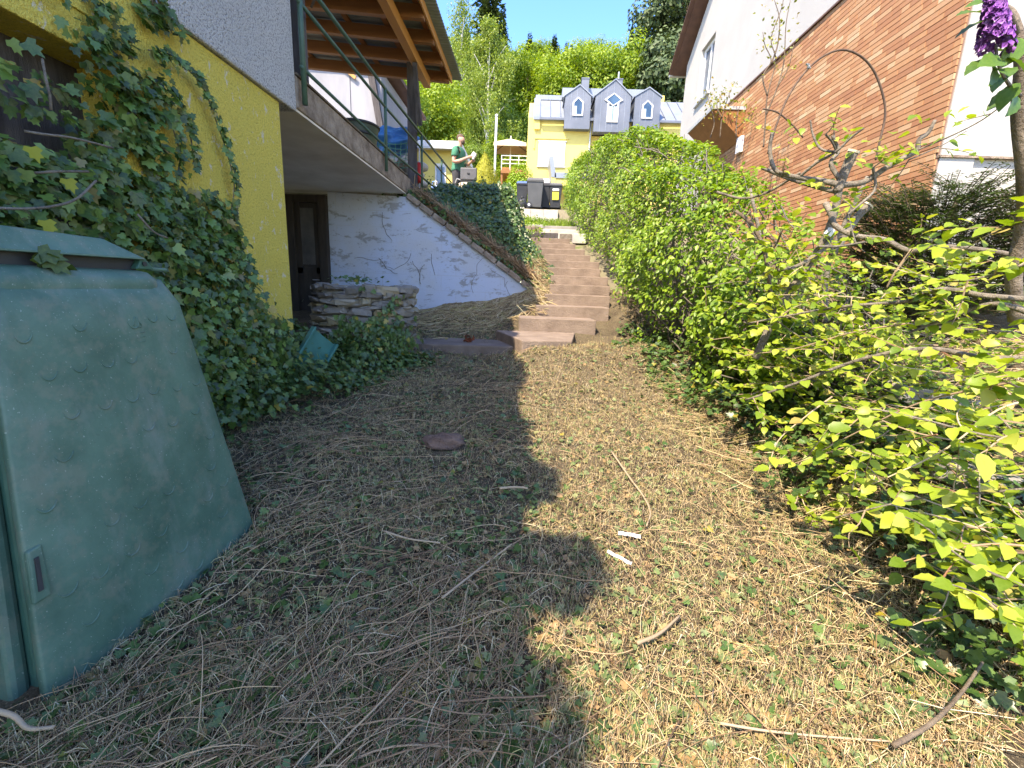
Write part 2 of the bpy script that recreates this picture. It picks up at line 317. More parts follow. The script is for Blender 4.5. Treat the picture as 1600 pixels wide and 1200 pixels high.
def leaves(P, N, D, size, tpl):   # many leaves as one vertex / triangle array
    tv, tf = tpl; N = unit(N); D = unit(D - N * np.sum(D * N, 1, keepdims=True)); W = np.cross(N, D); n = len(P); k = len(tv)
    s = np.asarray(size).reshape(-1, 1, 1)
    V = P[:, None, :] + s * (tv[None, :, 0:1] * D[:, None, :] + tv[None, :, 1:2] * W[:, None, :] + tv[None, :, 2:3] * N[:, None, :])
    T = tf[None] + (np.arange(n) * k)[:, None, None]
    return V.reshape(-1, 3), T.reshape(-1, 3)
def rand_dirs(n): return unit(RNG.normal(size=(n, 3)))
def leaf_object(name, mat, P, N, D, size, tpl, parent=None, kind=None):
    V, T = leaves(P, N, D, size, tpl); o = link(name, np_mesh(name, V, T), mat, parent)
    if kind: o['kind'] = kind
    return o
def leaf_plant(root, mat, P, N, D, size, tpl, score, n_parts=300, name='leaf', rest='foliage'):
    """The leaves with the largest score become single parts sharing one mesh; the others are joined."""
    order = np.argsort(-score); a, b = order[:n_parts], order[n_parts:]
    me = np_mesh(name, tpl[0], tpl[1]); me.materials.append(M[mat]); N = unit(N); D = unit(D - N * np.sum(D * N, 1, keepdims=True)); W = np.cross(N, D)
    for i in a:
        o = link(name, me, None, root); s = float(size[i])
        o.matrix_local = Matrix([[D[i][r] * s, W[i][r] * s, N[i][r] * s, P[i][r]] for r in range(3)] + [[0, 0, 0, 1]])
    if len(b): leaf_object(rest, mat, P[b], N[b], D[b], np.asarray(size)[b], tpl, root, 'stuff')
def strands(C, rad, n=3):         # C: (k, m, 3) centre lines -> thin n-sided tubes
    k, m, _ = C.shape; d = np.gradient(C, axis=1); d = d / np.maximum(np.linalg.norm(d, axis=2, keepdims=True), 1e-9)
    up = np.zeros_like(d); up[..., 2] = 1; up[np.abs(d[..., 2]) > .9] = (1, 0, 0); u = np.cross(d, up); u /= np.maximum(np.linalg.norm(u, axis=2, keepdims=True), 1e-9); w = np.cross(u, d)
    a = np.arange(n) * 2 * math.pi / n; r = np.broadcast_to(np.asarray(rad).reshape(k, -1, 1), (k, m, 1))
    V = C[:, :, None, :] + r[:, :, None] * (np.cos(a)[None, None, :, None] * u[:, :, None] + np.sin(a)[None, None, :, None] * w[:, :, None])
    i = np.arange(m - 1)[:, None]; j = np.arange(n)[None]; q = np.stack([i * n + j, i * n + (j + 1) % n, (i + 1) * n + (j + 1) % n, (i + 1) * n + j], -1).reshape(-1, 4)
    return V.reshape(-1, 3), (q[None] + (np.arange(k) * m * n)[:, None, None]).reshape(-1, 4)
def in_poly(x, y, poly):
    x = np.asarray(x); y = np.asarray(y); c = np.zeros(len(x), bool); n = len(poly)
    for i in range(n):
        (x0, y0), (x1, y1) = poly[i], poly[i - 1]
        c ^= ((y0 > y) != (y1 > y)) & (x < (x1 - x0) * (y - y0) / ((y1 - y0) if y1 != y0 else 1e-9) + x0)
    return c

# ------------------------------------------------------------------ terrain
def stair_line(y): return .74 + .317 * (y - 5.9)
def g_front(x, y):
    x = np.asarray(x, float); y = np.asarray(y, float); base = .107 * y
    st = np.where(y > 5.9, stair_line(y), base); w = smooth(-.75, .2, x)
    z = base * (1 - w) + st * w + .2 * smooth(3.8, 4.85, y) * (1 - smooth(5.05, 5.6, y)) * smooth(-.35, .15, x) + .07 * smooth(1.15, 1.4, x) * smooth(5.5, 6.2, y)
    z = z + .30 * np.clip(x - 1.45, 0, 2.2) * smooth(.6, 2.2, y)
    z = z + np.where((y > 6.6) & (x < .2), .25 * smooth(6.6, 7.7, y) * smooth(-2.4, -.6, x), 0) * (1 - w)
    return z
def wall_top(x): return np.clip(2.75 - (x + 2.07) * .675, 1.2, 2.75)
def g_upper(x, y):
    x = np.asarray(x, float); y = np.asarray(y, float)
    path = np.where(y < 10.8, stair_line(y), 2.36 + .228 * (y - 10.8)); path = np.where(y > 16.4, 4.02 + .16 * (y - 16.4), path)
    k = np.clip((y - 7.7) / 2.3, 0, 1) ** .85; wt_ = wall_top(x)
    emb = wt_ + k * (3.0 - wt_); emb = np.where(y > 10, 3.0 + .1 * (y - 10), emb); emb = np.where(y > 16.4, 4.02 + .16 * (y - 16.4), emb)
    w = smooth(-.45, .22, x + .12 * np.clip(y - 9, 0, 3)); w = np.where(y > 13, 1 - (1 - w) * (1 - smooth(13, 16.4, y)), w)
    z = emb * (1 - w) + path * w
    z = z + .22 * np.clip(x - 1.45, 0, 2.5) * (1 - smooth(13, 18, y))
    hill = 5.6 + .12 * (y - 26) + np.where(y > 34, .36 * (y - 34), 0); hill = np.where(y > 130, 5.6 + .12 * 104 + .36 * 96 + .05 * (y - 130), hill)
    hill = hill + .02 * np.abs(x) * smooth(40, 90, y)
    b = smooth(24, 28, y); return z * (1 - b) + hill * b
def sheet(name, fn, x0, x1, y0, y1, dx, dy, mat, rough=0.0, cut=None):
    xs = np.arange(x0, x1 + 1e-6, dx); ys = np.arange(y0, y1 + 1e-6, dy); X, Y = np.meshgrid(xs, ys); Z = fn(X, Y)
    V = np.stack([X.ravel(), Y.ravel(), Z.ravel()], 1)
    if rough: V[:, 2] += rough * nz(V, 1.7) + rough * .6 * nz(V, 6, 3)
    nx = len(xs); i = np.arange(len(ys) - 1)[:, None] * nx + np.arange(nx - 1)[None]; Q = np.stack([i, i + 1, i + 1 + nx, i + nx], -1).reshape(-1, 4)
    return tag(link(name, np_mesh(name, V, Q, True), mat), kind='structure')
sheet('ground', g_front, -6, 9, -5, 7.72, .1, .106, 'soil', .035)
sheet('bank_ground', g_upper, -14, 16, 7.78, 30, .25, .2, 'upper', .02)
sheet('hillside', lambda x, y: g_upper(x, y) - .25, -160, 160, 27, 230, 4, 4, 'hill', .3)

# ------------------------------------------------------------------ left house
class W:      # a thing whose parts are written in world coordinates: children get the inverse of the Empty's place
    def __init__(s, name, label, cat, loc, group=None):
        s.o = thing(name, label, cat, loc, 0, group); s.inv = Matrix.Translation(Vector(loc)).inverted()
    def part(s, mb, name, mat, smooth=False, bevel=0, parent=None):
        o = mb.build(name, mat, parent or s.o, smooth, bevel)
        if parent is None: o.matrix_parent_inverse = s.inv
        return o
    def adopt(s, o): o.parent = s.o; o.matrix_parent_inverse = s.inv; return o

H = W('house', 'house with yellow plinth wall overgrown with ivy and rough white upper wall', 'house', (-2.5, 1.0, .1))
H.part(MB().prism([(-2.1, y, z) for y, z in ((-5, -.8), (.3, -.8), (.3, 2.33), (2.42, 2.33), (2.42, -.8), (3.95, -.8), (3.95, 2.745), (-5, 2.745))], (-.34, 0, 0)), 'plinth_wall', 'yellow')
H.part(MB().box((-2.1, -5, 2.33), (-2.075, 2.6, 2.395)).box((-2.0995, -5, 2.50), (-2.088, 2.45, 2.512)), 'lintel_ledge', 'yellow', bevel=.006)
H.part(MB().box((-2.36, .25, -.8), (-2.3, 2.45, 2.36)), 'board_infill', 'dark_wood')
H.part(MB().box((-2.5, -5, 2.75), (-2.065, 4.18, 4.82)), 'upper_wall', 'white_rough', bevel=.015)
H.part(MB().box((-8, 3.66, -.8), (-2.45, 3.94, 2.745)), 'return_wall', 'limewash')
H.part(MB().box((-8, 3.84, 2.755), (-2.505, 4.18, 4.82)), 'upper_return_wall', 'white_rough')
H.part(MB().box((-6.2, 4.19, 2.79), (-2.07, 7.95, 3.045)), 'balcony_slab', 'slab_edge', bevel=.012)
H.part(MB().box((-6.2, 3.965, 2.768), (-2.085, 7.9, 2.787)), 'balcony_soffit', 'ceiling')
H.part(MB().box((-2.2, 4.19, 3.047), (-2.058, 7.6, 3.065)), 'slab_edge_strip', 'bark_dark')
H.part(MB().box((-4.5, 3.96, -.2), (-4.2, 7.9, 2.765)), 'cellar_side_wall', 'limewash')
fr = H.part(MB().box((-4.25, 7.62, .4), (-3.93, 7.74, 2.7)).box((-3.52, 7.60, .4), (-3.38, 7.74, 2.7)).box((-3.93, 7.62, 2.58), (-3.52, 7.74, 2.7)), 'door_frame', 'dark_door', bevel=.006)
dr = H.part(MB().box((-3.93, 7.68, .42), (-3.52, 7.73, 2.58)).box((-3.93, 7.665, 1.45), (-3.84, 7.68, 2.58)).box((-3.62, 7.665, 1.45), (-3.52, 7.68, 2.58)).box((-3.93, 7.665, .42), (-3.52, 7.68, 1.55)), 'cellar_door', 'dark_door', bevel=.004)
H.part(MB().box((-3.84, 7.67, 1.6), (-3.62, 7.679, 2.5)), 'pane', 'dirty_pane', parent=dr)
H.part(MB().tube([(-3.56, 7.66, 1.35), (-3.56, 7.61, 1.35), (-3.66, 7.61, 1.35)], .008, 6), 'handle', 'grey_metal', parent=dr)
H.part(MB().box((-4.2, 7.3, .36), (-3.35, 7.62, .46)), 'door_step', 'slab', bevel=.01)
H.part(MB().prism([(-1.9, -5, 4.93), (-1.9, -5, 5.05), (-6, -5, 7.4), (-6, -5, 7.28)], (0, 9.25, 0)), 'roof', 'roof_brown')
H.part(MB().box((-2.06, -5, 4.83), (-1.95, 4.2, 4.92)), 'eaves_soffit', 'pine_wood')
# retaining wall under the bank
RW = W('retaining_wall', 'sloping white and bluish limewashed wall with peeling paint below the ivy bank', 'wall', (-1.6, 7.8, .6))
RW.part(MB().prism([(-3.38, 7.7, .1), (.1, 7.7, .7), (.1, 7.7, 1.27), (.02, 7.7, 1.31), (-2.06, 7.7, 2.725), (-3.38, 7.7, 2.766)], (0, .2, 0)), 'wall_face', 'limewash')
cop = MB()
for i in range(10):
    a = Vector((-2.06, 7.79, 2.75)).lerp(Vector((.06, 7.79, 1.315)), i / 10 + .003); b = Vector((-2.06, 7.79, 2.75)).lerp(Vector((.06, 7.79, 1.315)), (i + 1) / 10 - .003)
    o = RW.part(MB().bar(a + Vector((0, random.uniform(-.008, .008), random.uniform(-.006, .006))), b, .3, .085), 'coping_block', 'slab_edge', bevel=.012)
RW.part(MB().box((.103, 7.66, .75), (.27, 7.95, 1.27)), 'end_block', 'concrete', bevel=.02)

# porch roof over the terrace
PR = W('porch_roof', 'brown timber porch roof with grey corrugated sheet over the terrace', 'roof', (-3.2, 6.8, 3.05))
SL = .07
for y in (9.15, 8.48, 7.82, 7.18, 6.52, 5.86, 5.2, 4.54):
    PR.part(MB().prism([(-1.64, y, 4.95), (-1.64, y, 5.12), (-5.6, y, 5.12 + 3.96 * SL), (-5.6, y, 4.95 + 3.96 * SL)], (0, -.09, 0)), 'roof_beam', 'beam_wood', bevel=.004)
PR.part(MB().box((-2.077, 4.3, 4.81), (-1.957, 8.98, 4.968)), 'purlin', 'pine_wood', bevel=.005)
PR.part(MB().box((-1.638, 4.3, 5.0), (-1.612, 9.25, 5.125)), 'fascia_board', 'pine_wood', bevel=.003)
for x in (-1.75, -2.35, -2.95, -3.55, -4.15, -4.75):
    z = 5.122 + (-1.64 - x) * SL; PR.part(MB().box((x - .035, 4.3, z), (x + .035, 9.24, z + .038)), 'roof_batten', 'beam_wood')
ys = np.arange(4.2, 9.52, .0127); vs = []
for x in (-1.46, -5.6):
    for y in ys: vs.append((x, y, 5.172 + (-1.64 - x) * SL + .011 * math.sin(2 * math.pi * y / .076)))
nY = len(ys); PR.part(MB().add(vs, [(i, i + 1, nY + i + 1, nY + i) for i in range(nY - 1)]), 'corrugated_sheet', 'corrugated', True).modifiers.new('s', 'SOLIDIFY').thickness = .003
for y in (4.40, 8.42):
    p = PR.part(MB().box((-2.22, y - .07, 2.72 if y > 5 else 3.0), (-2.08, y + .07, 4.96)), 'post', 'dark_wood', bevel=.006)
PR.part(MB().bar((-2.0, 8.36, 4.0), (-2.0, 8.0, 4.80), .06, .09), 'brace', 'dark_wood')
PR.part(MB().tube(cr([(-1.97, 4.34, 3.62), (-1.9, 4.3, 3.68), (-1.86, 4.35, 3.76), (-1.9, 4.4, 3.83), (-1.97, 4.37, 3.84)]), .012, 6), 'iron_bracket', 'rust')
PR.part(MB().box((-5.5, 9.0, 4.9), (-5.36, 9.14, 5.2)).box((-5.5, 9.0, 2.9), (-5.36, 9.14, 4.9)), 'post', 'dark_wood')

RA = W('terrace_railing', 'green painted tubular steel railing along the terrace edge', 'railing', (-2.02, 6.5, 2.85))
for z0, z1, r in ((3.84, 3.98, .02), (3.62, 3.74, .017), (3.13, 3.3, .016)):
    RA.part(MB().tube([(-2.02, 4.2, z0 - .02), (-2.02, 6.5, z0), (-2.02, 10.4, z1), (-2.02, 11.6, z1 + .04)], r, 8), 'rail', 'green_metal', True)
for y, za, zb, r in ((4.24, 2.83, 3.95, .024), (6.5, 2.83, 3.845, .022), (8.55, 2.85, 3.9, .02), (10.36, 3.0, 3.97, .022)):
    RA.part(MB().tube([(-2.02, y, za), (-2.02, y, zb)], r, 8), 'railing_post', 'green_metal', True)

# ------------------------------------------------------------------ terrace things
TB = W('water_tub', 'dark green ribbed plastic tub behind the terrace railing', 'tub', (-2.62, 7.1, 3.05))
TB.part(MB().lathe([(.21, 0), (.25, .2), (.27, .36), (.3, .5), (.3, .53), (.285, .53), (.25, .3), (.2, .05)], 28, (-2.62, 7.1, 3.05)), 'tub_body', 'tub', True)
for z, r in ((.2, .252), (.38, .277), (.51, .302)):
    TB.part(MB().lathe([(r, -.018), (r + .012, -.012), (r + .012, .012), (r, .018)], 28, (-2.62, 7.1, 3.05 + z)), 'band', 'black_bin', True)
WP = W('woodpile', 'pile of firewood under a bright blue tarpaulin and green netting', 'woodpile', (-2.75, 9.0, 2.95))
def lump(mb, c, r, n=14, m=9, seed=0, amp=.25):
    vs = []; fs = []
    for i in range(m + 1):
        th = math.pi * i / m
        for k in range(n):
            d = Vector((math.sin(th) * math.cos(2 * math.pi * k / n), math.sin(th) * math.sin(2 * math.pi * k / n), math.cos(th)))
            f = 1 + amp * noise.noise(d * 2.2 + Vector((seed * 7.1, 0, 0))); vs.append((c[0] + d.x * r[0] * f, c[1] + d.y * r[1] * f, c[2] + d.z * r[2] * f))
    for i in range(m):
        for k in range(n): fs.append((i * n + k, (i + 1) * n + k, (i + 1) * n + (k + 1) % n, i * n + (k + 1) % n))
    return mb.add(vs, fs)
for i in range(4):
    for k in range(6 - i % 2):
        x = -3.15 + .16 * k + .08 * (i % 2); z = 3.05 + .14 * i
        WP.part(MB().tube([(x, 8.65, z), (x + random.uniform(-.02, .02), 9.4, z)], random.uniform(.065, .08), 9), 'log', 'bark' if (i + k) % 3 else 'cut_wood')
WP.part(lump(MB(), (-2.72, 8.95, 3.9), (.48, .45, .2), 40, 22, 3, .5), 'tarpaulin', 'tarp', True)
nt = MB()
for i in range(9):
    x = -3.15 + i * .1; nt.tube([(x, 8.52, 3.3 + .06 * math.sin(i)), (x + .07, 8.48, 3.55), (x + .05, 8.6, 3.8 + .04 * math.sin(i * 2))], .006, 4)
for i in range(6):
    z = 3.33 + i * .085; nt.tube([(-3.2 + .12 * k, 8.50 + .02 * math.sin(k * 2 + i), z + .03 * math.sin(k + i)) for k in range(9)], .006, 4)
WP.part(nt, 'netting', 'net')
SK = W('sack_stack', 'stack of pale grey sacks beside the dark porch post', 'sacks', (-2.35, 9.5, 3.0))
for i, (x, z) in enumerate(((-2.45, 3.12), (-2.4, 3.3), (-2.47, 3.47), (-2.38, 3.62))): SK.part(lump(MB(), (x, 9.55, z), (.26, .2, .1), 16, 9, i, .15), 'sack', 'sack', True)
PT = W('folded_parasol', 'red and white folded cloth on a pole beside the pale sacks', 'parasol', (-2.22, 9.2, 3.0))
PT.part(MB().tube([(-2.22, 9.2, 2.98), (-2.22, 9.2, 3.9)], .015, 8), 'pole', 'white_paint'); PT.part(lump(MB(), (-2.22, 9.2, 3.42), (.06, .06, .2), 12, 10, 5, .5), 'folded_cloth', 'red', True)
JG = W('water_canister', 'pale blue plastic canister standing on the terrace behind the railing', 'canister', (-2.22, 10.9, 3.1))
JG.part(MB().box((-2.36, 10.8, 3.1), (-2.12, 10.98, 3.55)), 'canister_body', 'blue', bevel=.05); JG.part(MB().tube([(-2.24, 10.89, 3.55), (-2.24, 10.89, 3.66)], .035, 8), 'cap', 'white_paint')
JG.part(MB().tube(cr([(-2.33, 10.89, 3.54), (-2.32, 10.89, 3.64), (-2.2, 10.89, 3.62)]), .012, 6), 'handle', 'blue')
RC = W('fuel_can', 'red plastic can on the ground left of the man', 'can', (-1.98, 10.9, 3.1))
RC.part(MB().box((-2.06, 10.8, 3.1), (-1.84, 10.96, 3.42)), 'can_body', 'red', bevel=.03); RC.part(MB().tube([(-1.9, 10.88, 3.42), (-1.86, 10.88, 3.5)], .025, 8), 'spout', 'red')
RC.part(MB().tube(cr([(-2.04, 10.88, 3.41), (-2.02, 10.88, 3.48), (-1.93, 10.88, 3.47), (-1.92, 10.88, 3.42)]), .012, 6), 'handle', 'red')
RB = W('red_bucket', 'red bucket under the pale blue canister by the railing', 'bucket', (-2.2, 10.6, 3.08))
RB.part(MB().lathe([(.09, 0), (.13, .22), (.135, .22), (.12, .2)], 16, (-2.2, 10.6, 3.08)), 'bucket_body', 'red', True); RB.part(MB().tube(cr([(-2.33, 10.6, 3.3), (-2.2, 10.6, 3.42), (-2.07, 10.6, 3.3)]), .006, 5), 'handle', 'grey_metal')
BK = W('log_basket', 'pale striped round basket holding up the grey tool case', 'basket', (-1.58, 11.3, 3.12))
BK.part(MB().lathe([(.16, 0), (.2, .3), (.215, .56), (.19, .56)], 20, (-1.58, 11.3, 3.13)), 'basket_wall', 'cut_wood', True)
for k in range(16):
    a = 2 * math.pi * k / 16; BK.part(MB().tube([(-1.58 + .165 * math.cos(a), 11.3 + .165 * math.sin(a), 3.14), (-1.58 + .22 * math.cos(a + .1), 11.3 + .22 * math.sin(a + .1), 3.68)], .016, 5), 'stave', 'bark')
TC = W('tool_case', 'dark grey plastic tool case standing on the striped basket', 'case', (-1.56, 11.3, 3.7))
TC.part(MB().box((-1.74, 11.2, 3.70), (-1.38, 11.4, 3.76)), 'case_base', 'black_bin', bevel=.015)
ld = TC.part(MB().box((-1.74, 11.18, 3.765), (-1.36, 11.3, 4.03)), 'case_lid', 'case', bevel=.02)
TC.part(MB().box((-1.58, 11.165, 3.89), (-1.52, 11.18, 3.915)), 'latch', 'black_bin', parent=ld); TC.part(MB().tube(cr([(-1.62, 11.25, 4.03), (-1.6, 11.25, 4.06), (-1.5, 11.25, 4.06), (-1.48, 11.25, 4.03)]), .01, 6), 'carry_handle', 'black_bin', parent=ld)
TC.part(MB().tube(cr([(-1.86, 11.22, 3.7), (-1.82, 11.2, 3.78), (-1.74, 11.2, 3.76)]), .012, 6), 'side_clasp', 'grey_metal')

# the man on the terrace
def skin_mesh(name, verts, edges, radii, sub=2):
    me = bpy.data.meshes.new(name); me.from_pydata(verts, edges, []); o = bpy.data.objects.new(name, me); COL.objects.link(o)
    o.modifiers.new('skin', 'SKIN'); s = o.modifiers.new('sub', 'SUBSURF'); s.levels = s.render_levels = sub
    for i, r in enumerate(radii):
        sv = me.skin_vertices[0].data[i]; sv.radius = r if hasattr(r, '__len__') else (r, r)
    me.skin_vertices[0].data[0].use_root = True
    dg = bpy.context.evaluated_depsgraph_get(); out = bpy.data.meshes.new_from_object(o.evaluated_get(dg)); bpy.data.objects.remove(o)
    out.name = name; out.polygons.foreach_set('use_smooth', [True] * len(out.polygons)); return out
def chain(data):     # list of chains: first entry of each is an index or a vertex
    V, E, Rr = [], [], []
    for ch in data:
        prev = None
        for it in ch:
            if isinstance(it, int): prev = it; continue
            V.append(it[0]); Rr.append(it[1]); i = len(V) - 1
            if prev is not None: E.append((prev, i))
            prev = i
    return V, E, Rr
MAN = thing('person', 'man in green t-shirt and dark trousers looking down at the white packet he holds', 'person', (-1.93, 12.0, 3.2), R(-14))
body = [[((0, 0, .95), (.13, .15)), ((.01, 0, 1.1), (.11, .135)), ((.02, 0, 1.28), (.125, .16)), ((.02, 0, 1.4), (.1, .15)), ((.03, 0, 1.47), .062), ((.055, 0, 1.535), .055),
         ((.075, 0, 1.6), (.075, .07)), ((.085, 0, 1.67), (.092, .078)), ((.07, 0, 1.735), (.07, .06))]]
body += [[3, ((.02, .17, 1.4), .062), ((.03, .24, 1.3), .056), ((.03, .27, 1.1), .045), ((.16, .2, 1.1), .042), ((.3, .11, 1.16), .03), ((.36, .08, 1.18), .03)],
         [3, ((.02, -.17, 1.4), .065), ((.02, -.25, 1.28), .06), ((.0, -.28, 1.08), .05), ((.14, -.24, 1.1), .048), ((.28, -.12, 1.2), .032), ((.35, -.07, 1.24), .03)]]
body += [[0, ((0, .1, .88), .1), ((.03, .11, .48), .062), ((0, .11, .1), .04), ((.0, .11, .05), .038), ((.14, .12, .03), .035)], [0, ((0, -.1, .88), .1), ((.0, -.11, .48), .062), ((-.03, -.11, .1), .04), ((-.03, -.11, .05), .038), ((.11, -.12, .03), .035)]]
for s, hx in ((1, (.36, .08, 1.18)), (-1, (.35, -.07, 1.24))):
    for k in range(4):
        oz = .02 - .014 * k; L = (.075, .085, .08, .062)[k]; base = 14 if s > 0 else 20
        body.append([base, ((hx[0] + .03, hx[1] - s * .005, hx[2] + oz), .009), ((hx[0] + L * .8, hx[1] - s * .025, hx[2] + oz - .005), .008), ((hx[0] + L, hx[1] - s * .045, hx[2] + oz - .012), .007)])
    body.append([base, ((hx[0] + .0, hx[1] - s * .03, hx[2] + .03), .011), ((hx[0] + .04, hx[1] - s * .045, hx[2] + .03), .009)])
body.append([7, ((.178, 0, 1.645), .016)])         # nose
for s in (1, -1): body.append([7, ((.07, s * .085, 1.65), .018)])    # ears
bm_body = skin_mesh('body', *chain(body)); link('body', bm_body, 'skin', MAN)
def clothing(name, mat, test, off):      # cloth grown outwards from the body's own surface
    co = [v.co.copy() for v in bm_body.vertices]; no = [v.normal.copy() for v in bm_body.vertices]; ok = [test(c) for c in co]; mp_ = {}; mb = MB()
    for p in bm_body.polygons:
        if all(ok[i] for i in p.vertices):
            f = []
            for i in p.vertices:
                if i not in mp_: mp_[i] = len(mb.v); c = co[i] + no[i] * off; n_ = noise.noise(c * 14) * .006; mb.v.append(tuple(c + no[i] * n_))
                f.append(mp_[i])
            mb.f.append(tuple(f))
    o = mb.build(name, mat, MAN, True); m = o.modifiers.new('s', 'SOLIDIFY'); m.thickness = .006; m.offset = 1; return o
clothing('tshirt', 'shirt', lambda c: .88 < c.z < 1.475 and c.x < .175 and not (abs(c.y) > .185 and c.z < 1.2) and (c.z > .95 or abs(c.y) < .2), .02)
clothing('trousers', 'trousers', lambda c: .07 < c.z < 1.03 and c.x < .17 and abs(c.y) < .215, .013)
hr = lump(MB(), (.062, 0, 1.70), (.098, .083, .085), 16, 10, 2, .08); hr.v = [(x, y, max(z, 1.655 + .35 * max(0, x - .02))) for x, y, z in hr.v]
link('hair', hr.mesh('hair', True), 'hair', MAN)
for s in (1, -1): link('eye', lump(MB(), (.158, s * .03, 1.66), (.008, .012, .007), 8, 6).mesh('eye', True), 'black_bin', MAN); link('shoe', lump(MB(), (.05 + (.0 if s > 0 else -.03), s * .115, .045), (.15, .055, .055), 14, 8, 1, .05).mesh('shoe', True), 'black_bin', MAN)
link('beard', lump(MB(), (.12, 0, 1.585), (.05, .058, .045), 12, 8, 4, .1).mesh('beard', True), 'hair', MAN)
PK = thing('packet', 'white packet held in the hands of the man in green', 'packet', (-1.93, 12.0, 3.2), R(-14))
link('packet_body', MB().box((.36, -.05, 1.2), (.46, .03, 1.33), Matrix.Translation((.41, 0, 1.26)) @ Matrix.Rotation(R(35), 4, 'Y') @ Matrix.Translation((-.41, 0, -1.26))).mesh('packet_body'), 'white_paint', PK)
link('packet_flap', MB().box((.365, -.045, 1.335), (.455, .025, 1.35), Matrix.Translation((.41, 0, 1.26)) @ Matrix.Rotation(R(35), 4, 'Y') @ Matrix.Translation((-.41, 0, -1.26))).mesh('packet_flap'), 'white_label', PK)

# pale neighbour building behind the terrace
NB = W('clad_shed', 'pale clad shed wall seen under the porch roof behind the terrace', 'shed', (-5.2, 13.5, 3.3))
for i, (a, b) in enumerate(((-7.5, -6.3), (-6.295, -4.98), (-4.975, -4.15))):
    NB.part(MB().prism([(a, 13 + .02 * i, 3.2), (b, 13 + .02 * i, 3.2), (b, 13 + .02 * i, 6.9 - .0 * i), (a, 13 + .02 * i, 7.1)], (0, .3, 0)), 'wall_panel', 'board')
NB.part(MB().box((-7.5, 13.35, 3.2), (-4.2, 17, 6.85)), 'shed_body', 'board'); NB.part(MB().bar((-4.45, 12.93, 7.1), (-4.02, 12.93, 4.6), .12, .16), 'corner_board', 'dark_wood')
NB.part(MB().bar((-5.3, 12.97, 6.9), (-4.8, 12.97, 6.55), .03, .08), 'trim_board', 'pine_wood'); NB.part(MB().prism([(-7.7, 12.8, 7.1), (-3.9, 12.8, 6.95), (-3.9, 12.8, 7.05), (-7.7, 12.8, 7.2)], (0, 4.4, 0)), 'roof', 'roof_brown')

GH = W('garden_house', 'small cream garden house with flat white-edged roof behind the man', 'garden house', (-3.6, 17, 3.9))
GH.part(MB().box((-5.4, 16.1, 3.7), (-2.65, 18.5, 5.72)), 'wall', 'house_yellow')
GH.part(MB().box((-5.6, 15.7, 5.72), (-2.42, 18.7, 5.90)), 'flat_roof', 'white_paint', bevel=.02); GH.part(MB().box((-5.6, 15.68, 5.66), (-2.5, 15.72, 5.72)), 'gutter', 'grey_metal')
wd = GH.part(MB().box((-3.35, 16.06, 4.0), (-2.98, 16.1, 5.3)), 'window', 'white_paint', bevel=.005); GH.part(MB().box((-3.3, 16.05, 4.1), (-3.03, 16.06, 5.2)), 'pane', 'glass', parent=wd)
GH.part(MB().tube([(-2.62, 16.05, 3.9), (-2.62, 16.05, 5.66)], .03, 8), 'downpipe', 'grey_metal')

# ------------------------------------------------------------------ right house with brick panel
RH = W('white_house', 'white rendered house with brick slip panel and brown roof to the right', 'house', (8, 10, 1.5))
def yz(poly, x0, d): return MB().prism([(x0, y, z) for y, z in poly], (d, 0, 0))
top = lambda y: 7.72 + (14.6 - y) * .7 if y > 9.9 else 7.72 + (y - 5.22) * .7
gw = yz([(5.22, .6), (12.5, .6), (12.5, top(12.5)), (9.9, top(9.9)), (5.22, top(5.22))], 4.2, .35)
gw.prism([(4.2, y, z) for y, z in ((12.5, .6), (13.42, .6), (13.42, 6.27), (12.5, 6.27))], (.35, 0, 0)).prism([(4.2, y, z) for y, z in ((12.5, 7.56), (13.42, 7.56), (13.42, top(13.42)), (12.5, top(12.5)))], (.35, 0, 0))
gw.prism([(4.2, y, z) for y, z in ((13.42, .6), (14.6, .6), (14.6, 7.72), (13.42, top(13.42)))], (.35, 0, 0))
RH.part(gw, 'gable_wall', 'white_wall')
RH.part(MB().box((4.55, 5.22, 2.86), (12, 5.5, 9.5)).box((4.202, 5.217, 2.86), (4.552, 5.222, 7.7)), 'front_wall', 'white_wall'); RH.part(MB().box((4.19, 5.25, .5), (12, 5.5, 2.84)), 'plinth', 'concrete')
RH.part(MB().box((4.18, 5.2, 2.835), (12, 5.3, 2.857)), 'plinth_drip', 'slab_edge'); RH.part(MB().box((4.56, 14.2, .6), (12, 14.6, 8)), 'rear_wall', 'white_wall')
RH.part(MB().prism([(3.92, 15.0, 7.62), (3.92, 15.0, 7.78), (3.92, 9.9, 11.35), (3.92, 9.9, 11.19)], (9, 0, 0)).prism([(3.92, 9.9, 11.19), (3.92, 9.9, 11.35), (3.92, 4.8, 7.78), (3.92, 4.8, 7.62)], (9, 0, 0)), 'roof', 'roof_brown')
RH.part(MB().bar((3.9, 15.03, 7.66), (3.9, 9.9, 11.25), .03, .2, (1, 0, 0)), 'verge_board', 'roof_brown'); RH.part(MB().tube([(3.85, 15.08, 7.66), (12, 15.08, 7.66)], .06, 8), 'gutter', 'grey_metal')
wf = RH.part(MB().box((4.28, 12.5, 6.27), (4.36, 12.58, 7.56)).box((4.28, 13.34, 6.27), (4.36, 13.42, 7.56)).box((4.28, 12.58, 6.27), (4.36, 13.34, 6.35)).box((4.28, 12.58, 7.48), (4.36, 13.34, 7.56)).box((4.285, 12.93, 6.35), (4.35, 12.99, 7.48)), 'window', 'white_paint', bevel=.004)
RH.part(MB().box((4.31, 12.58, 6.35), (4.33, 12.93, 7.48)), 'pane', 'glass', parent=wf); RH.part(MB().box((4.31, 12.99, 6.35), (4.33, 13.34, 7.48)), 'pane', 'glass', parent=wf)
